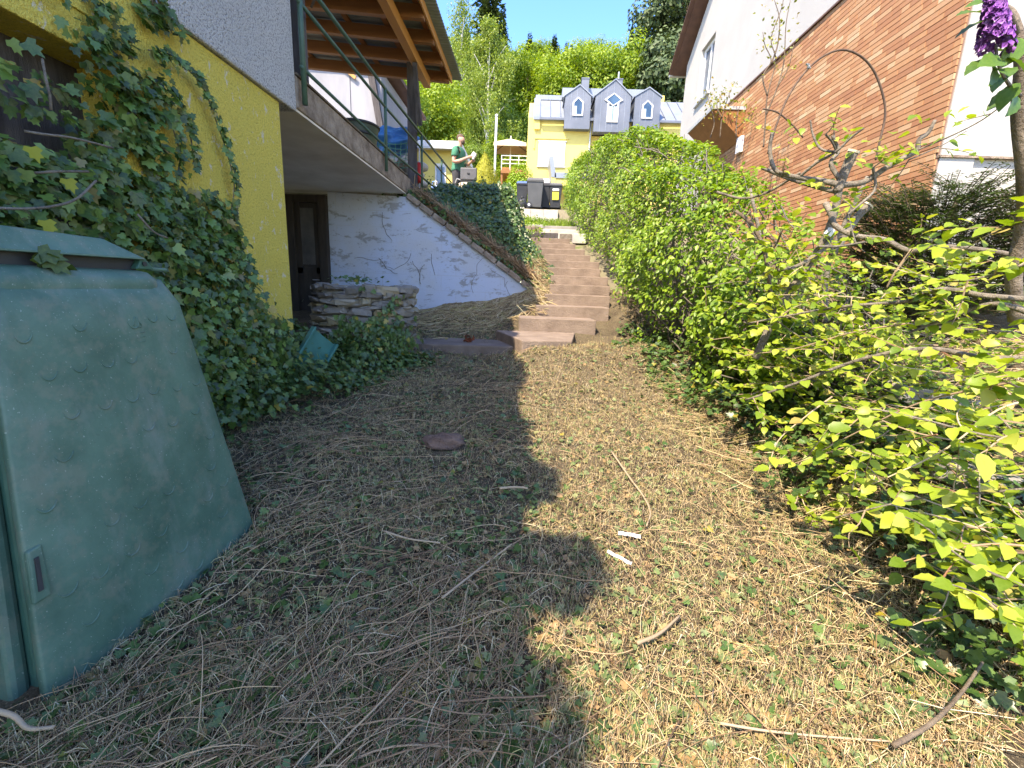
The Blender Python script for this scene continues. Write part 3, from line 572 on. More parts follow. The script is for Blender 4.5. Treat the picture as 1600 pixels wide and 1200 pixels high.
RH.part(MB().box((4.14, 12.46, 6.2), (4.3, 13.46, 6.265)), 'window_sill', 'grey_metal', bevel=.004); RH.part(MB().box((4.4, 12.4, 6.2), (4.5, 13.5, 7.6)), 'window_backing', 'curtain')
RH.part(MB().box((4.185, 5.232, 1.7), (4.198, 12.3, 5.425)), 'brick_bedding', 'mortar'); RH.part(MB().box((4.14, 5.2, 5.428), (4.2, 12.32, 5.455)), 'flashing', 'roof_brown')
bm_ = bpy.data.meshes.new('brick'); mb = MB().box((-.017, 0, 0), (0, 1, .0535)); bm_.from_pydata(mb.v, [], mb.f); bm_.materials.append(M['brick'])
rest = MB(); cand = []
for c in range(60):
    z = 1.71 + c * .062; y = 5.236 + random.uniform(-.2, 0)
    while y < 12.28:
        L = random.choice((.24, .24, .24, .19, .3, .115)); a = max(y, 5.234); b = min(y + L - .008, 12.29)
        if b - a > .03: cand.append((a, b, z))
        y += L
cand.sort(key=lambda q: q[0] + (9 if q[2] < 2.55 else 0))
for i, (a, b, z) in enumerate(cand):
    if i < 300:
        o = link('brick', bm_, None, RH.o); o.matrix_parent_inverse = RH.inv; o.location = (4.186 - random.uniform(0, .003), a, z); o.scale = (1, b - a, 1)
    else: rest.box((4.169 - random.uniform(0, .003), a, z), (4.186, b, z + .0535))
tag(RH.part(rest, 'brick_field', 'brick'), kind='stuff')
CN = W('door_canopy', 'small brown timber canopy with metal edge on the brick wall', 'canopy', (3.9, 10.6, 4.6))
CN.part(MB().box((3.5, 10.1, 5.0), (4.16, 11.6, 5.06)), 'canopy_roof', 'grey_metal'); CN.part(MB().prism([(3.52, 10.12, 4.99), (4.16, 10.12, 4.99), (4.16, 10.12, 4.45)], (0, 1.45, 0)), 'canopy_box', 'beam_wood')
CN.part(MB().box((4.1, 10.0, 4.2), (4.16, 10.2, 4.5)), 'meter_box', 'white_paint')

# ------------------------------------------------------------------ yellow house with zinc roof at the back
YH = W('yellow_house', 'pale yellow house with blue-grey zinc roof and three dormers at the top of the path', 'house', (3.5, 27, 5.3))
YH.part(MB().box((-.44, 24.0, 4.6), (2.66, 31, 9.38)).box((4.36, 24.0, 4.6), (9, 31, 9.38)).box((2.66, 24.0, 8.74), (4.36, 31, 9.38)).box((2.66, 24.15, 4.6), (4.36, 31, 8.74)), 'wall', 'house_yellow')
YH.part(MB().prism([(-.44, 24, 9.38), (-.44, 24, 9.44), (-.44, 26, 10.8), (-.44, 28.5, 10.8), (-.44, 31, 9.38)], (.3, 0, 0)).box((-.14, 23.88, 8.9), (.13, 24, 9.3)), 'gable_wall', 'house_yellow')
YH.part(MB().prism([(-.12, 23.85, 9.42), (-.12, 26, 11.0), (-.12, 28, 11.0), (-.12, 31.2, 9.4)], (9.2, 0, 0)), 'roof', 'zinc_light')
YH.part(MB().box((1.2, 25.4, 10.9), (5.4, 28, 11.32)).box((-.14, 25.8, 10.9), (1.2, 28, 11.12)), 'roof_crown', 'zinc_light')
YH.part(MB().prism([(-.2, 23.8, 9.3), (-.2, 23.8, 9.42), (-.2, 26, 11.05), (-.2, 26.1, 10.9)], (.32, 0, 0)), 'verge_flashing', 'zinc_light')
YH.part(MB().box((.1, 23.72, 9.28), (9, 23.84, 9.38)), 'gutter', 'zinc')
se = MB()
for k in range(18):
    x = .12 + k * .5
    if not (1.2 < x < 5.9): se.bar((x, 23.88, 9.47), (x, 25.98, 11.02), .025, .03)
YH.part(se, 'standing_seams', 'zinc')
def dormer(x0, x1, zb, ze, zt, xt, yb, win):
    p = [(x0, yb, zb), (x1, yb, zb), (x1, yb, ze), (xt, yb, zt), (x0, yb, ze)]
    d = YH.part(MB().prism(p, (0, 2.2, 0)), 'dormer', 'zinc')
    YH.part(MB().prism([(x0 - .06, yb - .04, ze - .03), (xt, yb - .04, zt), (xt, yb - .04, zt + .05), (x0 - .06, yb - .04, ze + .03)], (0, 2.2, 0)).prism([(x1 + .06, yb - .04, ze - .03), (x1 + .06, yb - .04, ze + .03), (xt, yb - .04, zt + .05), (xt, yb - .04, zt)], (0, 2.2, 0)), 'dormer_roof', 'zinc_light', parent=d)
    x = x0 + .28
    while x < x1 - .1:
        zt_ = ze + (zt - ze) * (1 - abs(x - xt) / max(xt - x0, x1 - xt)); YH.part(MB().box((x - .009, yb - .012, zb), (x + .009, yb - .001, zt_ - .05)), 'seam', 'zinc_light', parent=d); x += .28
    for w in win:
        cx_ = sum(q[0] for q in w) / len(w); cz_ = sum(q[1] for q in w) / len(w); n = len(w); fr = MB()
        inn = [(cx_ + (a - cx_) * .76, cz_ + (b - cz_) * .86) for a, b in w]
        for i in range(n):
            j = (i + 1) % n; fr.hexa([(w[i][0], yb - .05, w[i][1]), (w[j][0], yb - .05, w[j][1]), (w[j][0], yb - .013, w[j][1]), (w[i][0], yb - .013, w[i][1])],
                                     [(inn[i][0], yb - .05, inn[i][1]), (inn[j][0], yb - .05, inn[j][1]), (inn[j][0], yb - .013, inn[j][1]), (inn[i][0], yb - .013, inn[i][1])])
        YH.part(fr, 'window_frame', 'white_paint', parent=d); YH.part(MB().prism([(a, yb - .03, b) for a, b in inn], (0, .012, 0)), 'pane', 'glass', parent=d)
        if len(w) == 5:
            n_ = 2 if w[0][1] < 9.3 else 1
            for c_ in range(n_): YH.part(MB().box((inn[0][0] + .02 + .2 * c_, yb - .034, inn[0][1] + .01), (inn[0][0] + .02 + .2 * c_ + (.17 if n_ == 2 else .12), yb - .031, inn[0][1] + (.62 if n_ == 2 else .36))), 'curtain', 'curtain', parent=d)
dormer(1.28, 2.49, 9.0, 10.3, 10.75, 1.93, 23.66, [[(1.64, 9.45), (2.15, 9.45), (2.15, 10.03), (1.895, 10.25), (1.64, 10.03)]])
dormer(2.68, 4.34, 8.74, 10.27, 10.95, 3.56, 23.5, [[(3.26, 9.15), (3.79, 9.15), (3.79, 9.98), (3.52, 9.72), (3.26, 9.98)], [(3.1, 10.1), (3.52, 9.84), (3.97, 10.1), (3.53, 10.39)]])
dormer(4.55, 5.77, 9.0, 10.33, 10.71, 5.18, 23.66, [[(4.91, 9.4), (5.42, 9.4), (5.42, 9.97), (5.15, 10.19), (4.91, 9.97)]])
YH.part(MB().box((1.28, 23.64, 8.88), (2.5, 24, 9.26)).box((4.55, 23.64, 8.88), (5.8, 24, 9.26)), 'dormer_apron', 'zinc')
YH.part(MB().box((2.12, 25, 10.6), (2.48, 25.4, 11.58)).box((2.1, 24.98, 11.58), (2.5, 25.42, 11.63)), 'chimney', 'zinc'); YH.part(MB().box((3.79, 25, 10.6), (4.13, 25.4, 11.58)).box((3.77, 24.98, 11.58), (4.15, 25.42, 11.63)), 'chimney', 'zinc')
YH.part(MB().tube([(3.94, 25.2, 11.6), (3.94, 25.2, 12.0)], .035, 8), 'flue_pipe', 'grey_metal'); YH.part(MB().box((6.28, 26, 10.8), (6.5, 26.3, 11.3)), 'chimney', 'house_yellow')
sh = YH.part(MB().box((.07, 23.93, 7.22), (1.47, 23.99, 7.27)).box((.07, 23.94, 8.37), (1.47, 23.995, 8.42)), 'shutter_frame', 'grey_metal'); sl_ = MB()
for k in range(22): sl_.box((.12, 23.955, 7.275 + k * .0497), (1.42, 23.99, 7.32 + k * .0497))
YH.part(sl_, 'roller_shutter', 'white_paint', parent=sh)
YH.part(MB().box((-.14, 23.95, 8.5), (1.58, 24, 8.58)).box((-.14, 23.95, 8.05), (-.08, 24, 8.5)), 'moulding', 'house_yellow'); YH.part(MB().tube([(2.56, 23.95, 5.5), (2.6, 23.95, 9.3)], .035, 8), 'downpipe', 'grey_metal')
YH.part(MB().box((2.98, 24.1, 6.3), (4.3, 24.15, 8.6)), 'balcony_door', 'cut_wood')
YH.part(MB().prism([(.6, 22, 7.2), (.8, 22, 7.2), (.97, 22, 6.33), (.76, 22, 6.33)], (0, 1.9, 0)).box((.9, 22, 6.3), (2.6, 23.95, 6.53)), 'entrance_canopy', 'zinc_light'); YH.part(MB().box((.76, 22.02, 4.9), (.96, 22.25, 6.32)).box((.97, 22.05, 6.0), (2.5, 22.2, 6.29)), 'canopy_pillar', 'house_yellow')
YH.part(MB().box((.15, 23.96, 5.9), (.75, 23.99, 6.7)), 'white_panel', 'white_paint')

# things in front of the yellow house
KB = W('kerb_wall', 'low grey concrete wall at the top of the path in front of the bins', 'wall', (.25, 16.45, 3.7))
for a, b in ((-.36, -.1), (-.095, .35), (.355, .85)): KB.part(MB().box((a, 16.35, 3.4), (b, 16.55, 4.0)), 'kerb_block', 'concrete', bevel=.01)
def wheelie(name, label, x, y, z, w, d, h, mat, lid, extra=None):
    B = W(name, label, 'bin', (x, y, z), 'bins beside the kerb wall'); a = .82
    B.part(MB().hexa([(x - w / 2 * a, y - d / 2 * a, z + .04), (x + w / 2 * a, y - d / 2 * a, z + .04), (x + w / 2 * a, y + d / 2 * a, z + .04), (x - w / 2 * a, y + d / 2 * a, z + .04)],
                     [(x - w / 2, y - d / 2, z + h * .9), (x + w / 2, y - d / 2, z + h * .9), (x + w / 2, y + d / 2, z + h * .9), (x - w / 2, y + d / 2, z + h * .9)]), 'bin_body', mat, bevel=.02)
    B.part(MB().box((x - w / 2 - .015, y - d / 2 - .02, z + h * .86), (x + w / 2 + .015, y + d / 2 + .02, z + h * .905)), 'rim', mat, bevel=.01)
    B.part(MB().hexa([(x - w / 2 - .02, y - d / 2 - .03, z + h * .91), (x + w / 2 + .02, y - d / 2 - .03, z + h * .91), (x + w / 2 + .02, y + d / 2 + .06, z + h * .91), (x - w / 2 - .02, y + d / 2 + .06, z + h * .91)],
                     [(x - w / 2 + .03, y - d / 2 + .02, z + h), (x + w / 2 - .03, y - d / 2 + .02, z + h), (x + w / 2 - .03, y + d / 2, z + h), (x - w / 2 + .03, y + d / 2, z + h)]), 'lid', lid, bevel=.015)
    for s in (-1, 1): B.part(MB().tube([(x + s * w * .42, y + d / 2 - .05, z + .1), (x + s * (w * .42 + .05), y + d / 2 - .05, z + .1)], .1, 16), 'wheel', 'black_bin')
    B.part(MB().tube([(x - w * .35, y + d / 2 + .05, z + h * .88), (x + w * .35, y + d / 2 + .05, z + h * .88)], .018, 8), 'handle', 'black_bin')
    if extra: extra(B)
    return B
wheelie('wheelie_bin', 'largest grey wheelie bin standing sideways in the middle of the row', .03, 17.55, 4.18, .58, .7, 1.03, 'grey_bin', 'grey_bin', lambda B: [B.part(MB().tube([(-.17, 17.17, 4.29), (-.17, 17.22, 4.29)], .1, 18), 'wheel', 'black_bin'), B.part(MB().tube([(-.17, 17.16, 4.29), (-.17, 17.17, 4.29)], .05, 14), 'hub', 'grey_metal')])
wheelie('wheelie_bin', 'dark bin with blue lid left of the large grey bin', -.45, 17.95, 4.24, .42, .5, .95, 'black_bin', 'blue_lid')
wheelie('wheelie_bin', 'black bin half hidden at the right behind the large grey bin', .42, 18.1, 4.28, .4, .5, .92, 'black_bin', 'black_bin')
wheelie('wheelie_bin', 'narrow dark bin with yellow sticker standing alone by the hedge', .79, 17.8, 4.24, .44, .45, .9, 'black_bin', 'grey_bin',
        lambda B: [B.part(MB().box((.67, 17.555, 4.55), (.9, 17.565, 4.82)), 'yellow_sticker', 'yellow_label'), B.part(MB().box((.67, 17.545, 4.86), (.9, 17.557, 4.93)), 'white_sticker', 'white_label')])
BG = W('rubbish_bag', 'knotted black rubbish bag leaning on the bin with the blue lid', 'bag', (-.42, 17.2, 4.12))
BG.part(lump(MB(), (-.42, 17.2, 4.3), (.17, .16, .2), 16, 12, 9, .3), 'bag_body', 'black_bin', True); BG.part(lump(MB(), (-.42, 17.2, 4.52), (.05, .05, .06), 10, 8, 2, .4), 'knot', 'black_bin', True); BG.part(MB().box((-.47, 17.02, 4.12), (-.33, 17.06, 4.17)), 'label', 'white_label')
BX = W('blue_crate', 'dark blue plastic crate on the ground left of the bins', 'crate', (-.78, 17.6, 4.15))
BX.part(MB().box((-1.0, 17.4, 4.15), (-.55, 17.75, 4.2)).box((-1.0, 17.4, 4.2), (-.97, 17.75, 4.4)).box((-.58, 17.4, 4.2), (-.55, 17.75, 4.4)).box((-.97, 17.4, 4.2), (-.58, 17.43, 4.4)).box((-.97, 17.72, 4.2), (-.58, 17.75, 4.4)), 'crate_body', 'blue_lid'); BX.part(MB().box((-1.02, 17.38, 4.4), (-.53, 17.77, 4.43)), 'lid', 'black_bin')
FP = W('white_pole', 'tall thin white pole left of the beige parasol', 'pole', (-1.32, 16, 3.8)); FP.part(MB().tube([(-1.35, 16, 3.6), (-1.33, 16, 6.75)], .035, 8), 'mast', 'white_paint', True); FP.part(MB().lathe([(.05, 0), (.05, .04), (.01, .07)], 10, (-1.33, 16, 6.75)), 'cap', 'white_paint')
DK = W('raised_deck', 'raised wooden deck with white metal railing left of the yellow house', 'deck', (-1.1, 27, 6.0))
for k in range(9): DK.part(MB().box((-1.85 + k * .165, 26, 7.5), (-1.85 + k * .165 + .15, 28.5, 7.64)), 'deck_board', 'pine_wood')
DK.part(MB().box((-1.85, 25.95, 7.35), (-.42, 26.0, 7.6)), 'deck_beam', 'beam_wood')
for x in (-1.8, -.47): DK.part(MB().box((x - .05, 26, 5.3), (x + .05, 26.1, 7.35)), 'deck_post', 'beam_wood')
for z in (8.22, 8.02, 7.83): DK.part(MB().tube([(-1.82, 25.97, z), (-.44, 25.97, z)], .022, 6), 'rail', 'white_paint')
for x in (-1.82, -1.36, -.9, -.44): DK.part(MB().tube([(x, 25.97, 7.5), (x, 25.97, 8.24)], .025, 6), 'railing_post', 'white_paint')
PS = W('parasol', 'beige rectangular parasol open above the raised deck', 'parasol', (-1.42, 27, 7.64))
PS.part(MB().tube([(-1.42, 27, 7.5), (-1.42, 27, 9.5)], .03, 8), 'pole', 'white_paint')
cpy = MB(); X0, X1, Y0, Y1 = -2.3, -.53, 26.2, 27.8
cpy.add([(X0, Y0, 8.95), (X1, Y0, 8.95), (X1, Y1, 8.95), (X0, Y1, 8.95), (-1.42, 27, 9.36), (X0, Y0, 8.78), (X1, Y0, 8.78), (X1, Y1, 8.78), (X0, Y1, 8.78)],
        [(0, 1, 4), (1, 2, 4), (2, 3, 4), (3, 0, 4), (0, 5, 6, 1), (1, 6, 7, 2), (2, 7, 8, 3), (3, 8, 5, 0)]); PS.part(cpy, 'canopy', 'parasol')
for x, y in ((X0, Y0), (X1, Y0), (X1, Y1), (X0, Y1)): PS.part(MB().tube([(-1.42, 27, 9.3), (x, y, 8.92)], .014, 5), 'rib', 'dark_wood')

# ------------------------------------------------------------------ stairs and paving
def gz(x, y):
    x = np.atleast_1d(np.asarray(x, float)); y = np.atleast_1d(np.asarray(y, float)); z = g_front(x, y); V = np.stack([x, y, z], 1)
    return z + .035 * nz(V, 1.7) + .021 * nz(V, 6, 3)
ST = W('garden_stairs', 'curving flight of brownish concrete block steps up to the yellow house', 'stairs', (.6, 6, .7))
for k, (xl, xr, rot) in enumerate(((-.12, .9, .035), (.1, 1.14, .015), (.23, 1.22, .0), (.32, 1.29, -.01), (.35, 1.33, .0), (.3, 1.26, .01), (.28, 1.3, .0), (.26, 1.18, .0), (.22, 1.12, .01), (.14, .96, .01), (-.08, .87, .02))):
    y = 6.0 + .48 * k; z = .966 + .152 * k; c = (xl + xr) / 2
    mx = Matrix.Translation((c, y, 0)) @ Matrix.Rotation(rot + random.uniform(-.012, .012), 4, 'Z') @ Matrix.Translation((-c, -y, 0))
    m1 = xl + (xr - xl) * random.uniform(.4, .6)
    ST.part(MB().box((xl, y, z - .26), (xr, y + .5, z + random.uniform(-.006, .006)), mx), 'step', 'step', bevel=.009)
ST.part(MB().prism([(-.06, 4.86, .45), (.5, 5.02, .45), (.62, 5.98, .45), (.1, 6.0, .45), (-.42, 5.92, .45)], (0, 0, .34)), 'bottom_step', 'step', bevel=.012)
for nm, lo, hi, mt in (('edge_plank', (-.12, 11.28, 2.5), (.62, 11.36, 2.66), 'dark_wood'), ('edge_plank', (.66, 11.27, 2.52), (.95, 11.38, 2.65), 'bark'), ('landing_slab', (-.32, 11.75, 2.55), (.2, 12.2, 2.86), 'step'), ('landing_slab', (.22, 11.7, 2.5), (1.15, 12.3, 2.8), 'concrete'),
                       ('landing_slab', (-.45, 12.5, 2.7), (.3, 12.8, 3.0), 'paving'), ('landing_slab', (.31, 12.5, 2.7), (1.25, 12.8, 2.98), 'paving'), ('side_stone', (.95, 10.9, 2.4), (1.25, 11.5, 2.62), 'concrete')):
    ST.part(MB().box(lo, hi), nm, mt, bevel=.012)
pv = W('sunken_path_slab', 'long brown paving slab sunk in litter below the limewashed wall', 'slab', (-.9, 5.9, .55))
pv.part(MB().prism([(-1.75, 5.4, .4), (-.15, 5.15, .45), (-.2, 5.75, .45), (-1.7, 6.3, .4)], (0, 0, .23)), 'slab_body', 'slab', bevel=.012)

# ------------------------------------------------------------------ dry stone ring
WL = W('stone_ring_wall', 'round dry-stone wall with lime mortar in front of the cellar door', 'wall', (-1.88, 5.15, .5))
WL.part(MB().lathe([(.49, .35), (.485, 1.29), (.3, 1.28), (.28, .9)], 36, (-1.88, 5.15, 0), False), 'mortar_core', 'lime_mortar', True)
stone_me = []
for i in range(9):
    b = bmesh.new(); bmesh.ops.create_cube(b, size=1); bmesh.ops.bevel(b, geom=list(b.edges), offset=.2, segments=1, affect='EDGES')
    for v in b.verts: v.co += Vector((random.uniform(-.13, .13), random.uniform(-.07, .07), random.uniform(-.17, .17)))
    me = bpy.data.meshes.new('stone'); b.to_mesh(me); b.free(); me.materials.append(M['stone']); stone_me.append(me)
z = .42; cnt = 0
while z < 1.30:
    h = random.uniform(.034, .085); a = random.uniform(0, .3); a0 = a
    while a < a0 + 2 * math.pi - .12:
        L = random.uniform(.08, .3); L = min(L, (a0 + 2 * math.pi - a) * .52); am = a + L / .52 / 2
        if math.sin(am) < .55 or z > 1.15:       # the far side below the rim cannot be seen
            o = link('stone', random.choice(stone_me), None, WL.o); o.matrix_parent_inverse = WL.inv; cnt += 1
            rr = .5 + random.uniform(-.02, .025); o.location = (-1.88 + rr * math.cos(am), 5.15 + rr * math.sin(am), z + h / 2 + random.uniform(-.012, .012))
            o.rotation_euler = (random.uniform(-.14, .14), random.uniform(-.11, .11), am + math.pi / 2); o.scale = (L * .97, random.uniform(.12, .17), h * random.uniform(.7, 1.12))
        a += L / .52 + .012
    z += h

# ------------------------------------------------------------------ compost bin
CB = W('compost_bin', 'large tapered green plastic compost bin with embossed crescents at the left', 'compost bin', (-1.75, 1.5, .1))
A_ = Vector((-1.37, 1.02, 0)); B_ = Vector((-1.265, 1.885, 0)); IN = Vector((-.992, .12, 0)); WD = .87; BU = (B_ - A_)
def cb(u, v, w, off=0):           # along the face, inward, up; off = outwards from the face
    i = .148 * w / WD; uu = i + (1 - 2 * i) * u; vv = i + (1 - 2 * i) * v
    bulge = .018 * math.sin(math.pi * min(1, max(0, u))) * math.sin(math.pi * min(1, max(0, w))) if v < .06 else 0
    p = A_ + BU * uu + IN * (WD * vv) - IN * (off + bulge); zb = .02 + .12 * uu
    return Vector((p.x, p.y, zb + (1.315 - zb) * w))
def cbox(u0, u1, v0, v1, w0, w1, off=0):
    return MB().hexa([cb(u0, v0, w0, off), cb(u0, v1, w0, off), cb(u1, v1, w0, off), cb(u1, v0, w0, off)][::-1], [cb(u0, v0, w1, off), cb(u0, v1, w1, off), cb(u1, v1, w1, off), cb(u1, v0, w1, off)][::-1])
CB.part(cbox(.05, 1, .05, 1, 0, .985), 'bin_core', 'bin_dark', bevel=.03)
fp = MB(); nu, nw = 14, 14; vs = []
for j in range(nw + 1):
    for i in range(nu + 1):
        w = j / nw; rb = max(0, (w - .93) / .07); vs.append(cb(i / nu, 0, w, -.0 - .05 * (1 - math.sqrt(max(0, 1 - rb * rb)))))
fp.add(vs, [(j * (nu + 1) + i, j * (nu + 1) + i + 1, (j + 1) * (nu + 1) + i + 1, (j + 1) * (nu + 1) + i) for j in range(nw) for i in range(nu)])
o = CB.part(fp, 'side_panel', 'bin_green', True); m = o.modifiers.new('s', 'SOLIDIFY'); m.thickness = .03; m.offset = 1
m2 = o.modifiers.new('b', 'BEVEL'); m2.width = .008; m2.segments = 2; m2.limit_method = 'ANGLE'; m2.angle_limit = R(50); face_panel = o
CB.part(cbox(-.01, .05, .1, 1, 0, .96), 'front_panel', 'bin_green', bevel=.015); CB.part(cbox(.97, 1.01, .05, 1, 0, .96), 'back_panel', 'bin_green', bevel=.015)
# rounded shoulder and top deck
tp = MB(); ring = []
for off, dz in ((0, -.06), (.004, -.03), (-.004, -.005), (-.028, .018), (-.06, .026), (-.2, .026)):
    pts = []
    for (u, v, su, sv) in ((0, 0, -1, -1), (1, 0, 1, -1), (1, 1, 1, 1), (0, 1, -1, 1)):
        for k in range(5):
            a = {(-1, -1): math.pi, (1, -1): 1.5 * math.pi, (1, 1): 0, (-1, 1): .5 * math.pi}[(su, sv)]
            rr = .07; i = .148 / WD; cu = (i + (1 - 2 * i) * u) * BU.length - su * rr; cv = (i + (1 - 2 * i) * v) * WD - sv * rr
            an = math.pi + k / 4 * math.pi / 2 if (su, sv) == (-1, -1) else (1.5 * math.pi + k / 4 * math.pi / 2 if (su, sv) == (1, -1) else (k / 4 * math.pi / 2 if (su, sv) == (1, 1) else .5 * math.pi + k / 4 * math.pi / 2))
            p = A_ + BU.normalized() * (cu + (rr + off) * math.cos(an)) + IN * (cv + (rr + off) * math.sin(an)); pts.append(Vector((p.x, p.y, 1.335 + dz)))
    ring.append(pts)
n = 20; vs = [p for r_ in ring for p in r_]
tp.add(vs, [(i * n + k, i * n + (k + 1) % n, (i + 1) * n + (k + 1) % n, (i + 1) * n + k) for i in range(len(ring) - 1) for k in range(n)] + [tuple((len(ring) - 1) * n + k for k in range(n))])
CB.part(tp, 'top_rim', 'bin_green', True)
def cl(u, v, z): i = .148 / WD; p = A_ + BU * (i + (1 - 2 * i) * u) + IN * (WD * (i + (1 - 2 * i) * v)); return Vector((p.x, p.y, z))
CB.part(MB().hexa([cl(.02, .12, 1.36), cl(.02, .95, 1.36), cl(.9, .95, 1.36), cl(.9, .12, 1.36)][::-1], [cl(.02, .12, 1.40), cl(.02, .95, 1.40), cl(.9, .95, 1.40), cl(.9, .12, 1.40)][::-1]), 'hatch_collar', 'black_bin')
lid = CB.part(MB().hexa([cl(-.02, .04, 1.398), cl(-.02, .98, 1.398), cl(.93, .98, 1.40), cl(.93, .04, 1.40)][::-1], [cl(.1, .12, 1.475), cl(.1, .9, 1.475), cl(.72, .9, 1.465), cl(.72, .12, 1.465)][::-1]), 'lid', 'bin_green', bevel=.008)
CB.part(MB().prism([cl(.86, .07, 1.365), cl(.99, .07, 1.365), cl(.93, .07, 1.405), cl(.9, .07, 1.405)], IN * .03), 'hinge_bracket', 'bin_dark', bevel=.004)
CB.part(MB().tube([cl(.915, .068, 1.385), cl(.915, .06, 1.385)], .009, 10), 'hole_shade_disc', 'black_bin')  # solid black disc gives the bracket hole its dark inside
CB.part(MB().box((-.035, -.014, 0), (.035, .014, .014), Matrix.Translation(cl(1.03, .1, 1.36)) @ Matrix.Rotation(R(83), 4, 'Z')), 'hinge_tab', 'bin_green', bevel=.006)
for w in (.9, .66, .36):
    CB.part(MB().hexa([cb(1, -.0, w - .04), cb(1, .05, w - .04), cb(1.035, .05, w - .04), cb(1.035, 0, w - .04)][::-1], [cb(1, -.0, w + .02), cb(1, .05, w + .02), cb(1.05, .05, w + .02), cb(1.05, 0, w + .02)][::-1]), 'clip', 'bin_dark', bevel=.006)
    CB.part(MB().hexa([cb(.985, -.0, w - .07, .003), cb(.985, .05, w - .07), cb(1.008, .05, w - .07), cb(1.008, 0, w - .07, .003)][::-1], [cb(.985, -.0, w + .05, .003), cb(.985, .05, w + .05), cb(1.008, .05, w + .05), cb(1.008, 0, w + .05, .003)][::-1]), 'clip_seam', 'bin_dark')
for j in range(9):
    for i in range(7):
        u = .1 + .135 * i + (.067 if j % 2 else 0); w = .1 + .1 * j
        if u > .93 or w > .9 or random.random() < .3: continue
        u += random.uniform(-.016, .016); w += random.uniform(-.012, .012); q_ = random.uniform(.8, 1.2)
        CB.part(MB().tube([cb(u + .036 * math.cos(a), 0, w - .027 * math.sin(a), .0308) for a in np.linspace(.3, math.pi - .3, 9)], [.72 * q_ * v for v in (.001, .0025, .0036, .0042, .0045, .0042, .0036, .0025, .001)], 6), 'embossed_crescent', 'bin_green', True)
em = MB(); c0 = (.66, .885)
tri = [cb(c0[0] + a, 0, c0[1] + b, .03) for a, b in ((-.028, -.012), (.028, -.012), (0, .022))]
for i in range(3): em.tube([tri[i].lerp(tri[(i + 1) % 3], .12), tri[i].lerp(tri[(i + 1) % 3], .88)], .002, 5)
for k in range(3): em.tube([cb(c0[0] - .03 + .004 * k, 0, c0[1] - .028 - .013 * k, .03), cb(c0[0] + .03 - .006 * k, 0, c0[1] - .028 - .013 * k, .03)], .0016, 5)
CB.part(em, 'recycling_mark', 'bin_green', True)
CB.part(MB().hexa([cb(-.004, 0, .30, .024), cb(-.004, 0, .30, .04), cb(.055, 0, .30, .04), cb(.055, 0, .30, .024)][::-1], [cb(-.004, 0, .42, .024), cb(-.004, 0, .42, .044), cb(.05, 0, .42, .036), cb(.05, 0, .42, .024)][::-1]), 'door_catch', 'bin_green', bevel=.006)
CB.part(MB().hexa([cb(.012, 0, .325, .03), cb(.012, 0, .325, .046), cb(.026, 0, .325, .046), cb(.026, 0, .325, .03)][::-1], [cb(.012, 0, .4, .03), cb(.012, 0, .4, .048), cb(.026, 0, .4, .046), cb(.026, 0, .4, .03)][::-1]), 'slot_shade_block', 'black_bin')  # raised black block in place of the slot, its shade put in as colour
DL = W('dead_leaf_clump', 'withered grey-green leaf lying on the rim of the compost bin', 'leaf', tuple(cl(.34, .06, 1.37)))
P = np.array([cl(.3 + .14 * random.random(), .02 + .05 * random.random(), 1.37 + .03 * random.random()) for _ in range(9)])
DL.adopt(leaf_object('leaf_blade', 'bush_leaf', P, rand_dirs(9) + np.array([.8, 0, .3]), rand_dirs(9) + np.array([.3, .2, -.9]), RNG.uniform(.05, .08, 9), T_IVY))
TP = W('plastic_scoop', 'teal plastic panel leaning on the yellow wall corner in the ivy', 'panel', (-1.95, 3.55, .7))
TP.part(MB().box((-.012, -.13, 0), (.012, .13, .38), Matrix.Translation((-1.93, 3.72, .56)) @ Matrix.Rotation(R(-28), 4, 'Z') @ Matrix.Rotation(R(-38), 4, 'X')), 'panel_face', 'teal', bevel=.005)
TP.part(MB().box((-.0, -.15, -.01), (.05, -.128, .39), Matrix.Translation((-1.93, 3.72, .56)) @ Matrix.Rotation(R(-28), 4, 'Z') @ Matrix.Rotation(R(-38), 4, 'X')).box((-.0, .128, -.01), (.05, .15, .39), Matrix.Translation((-1.93, 3.72, .56)) @ Matrix.Rotation(R(-28), 4, 'Z') @ Matrix.Rotation(R(-38), 4, 'X')), 'panel_rim', 'teal', bevel=.004)

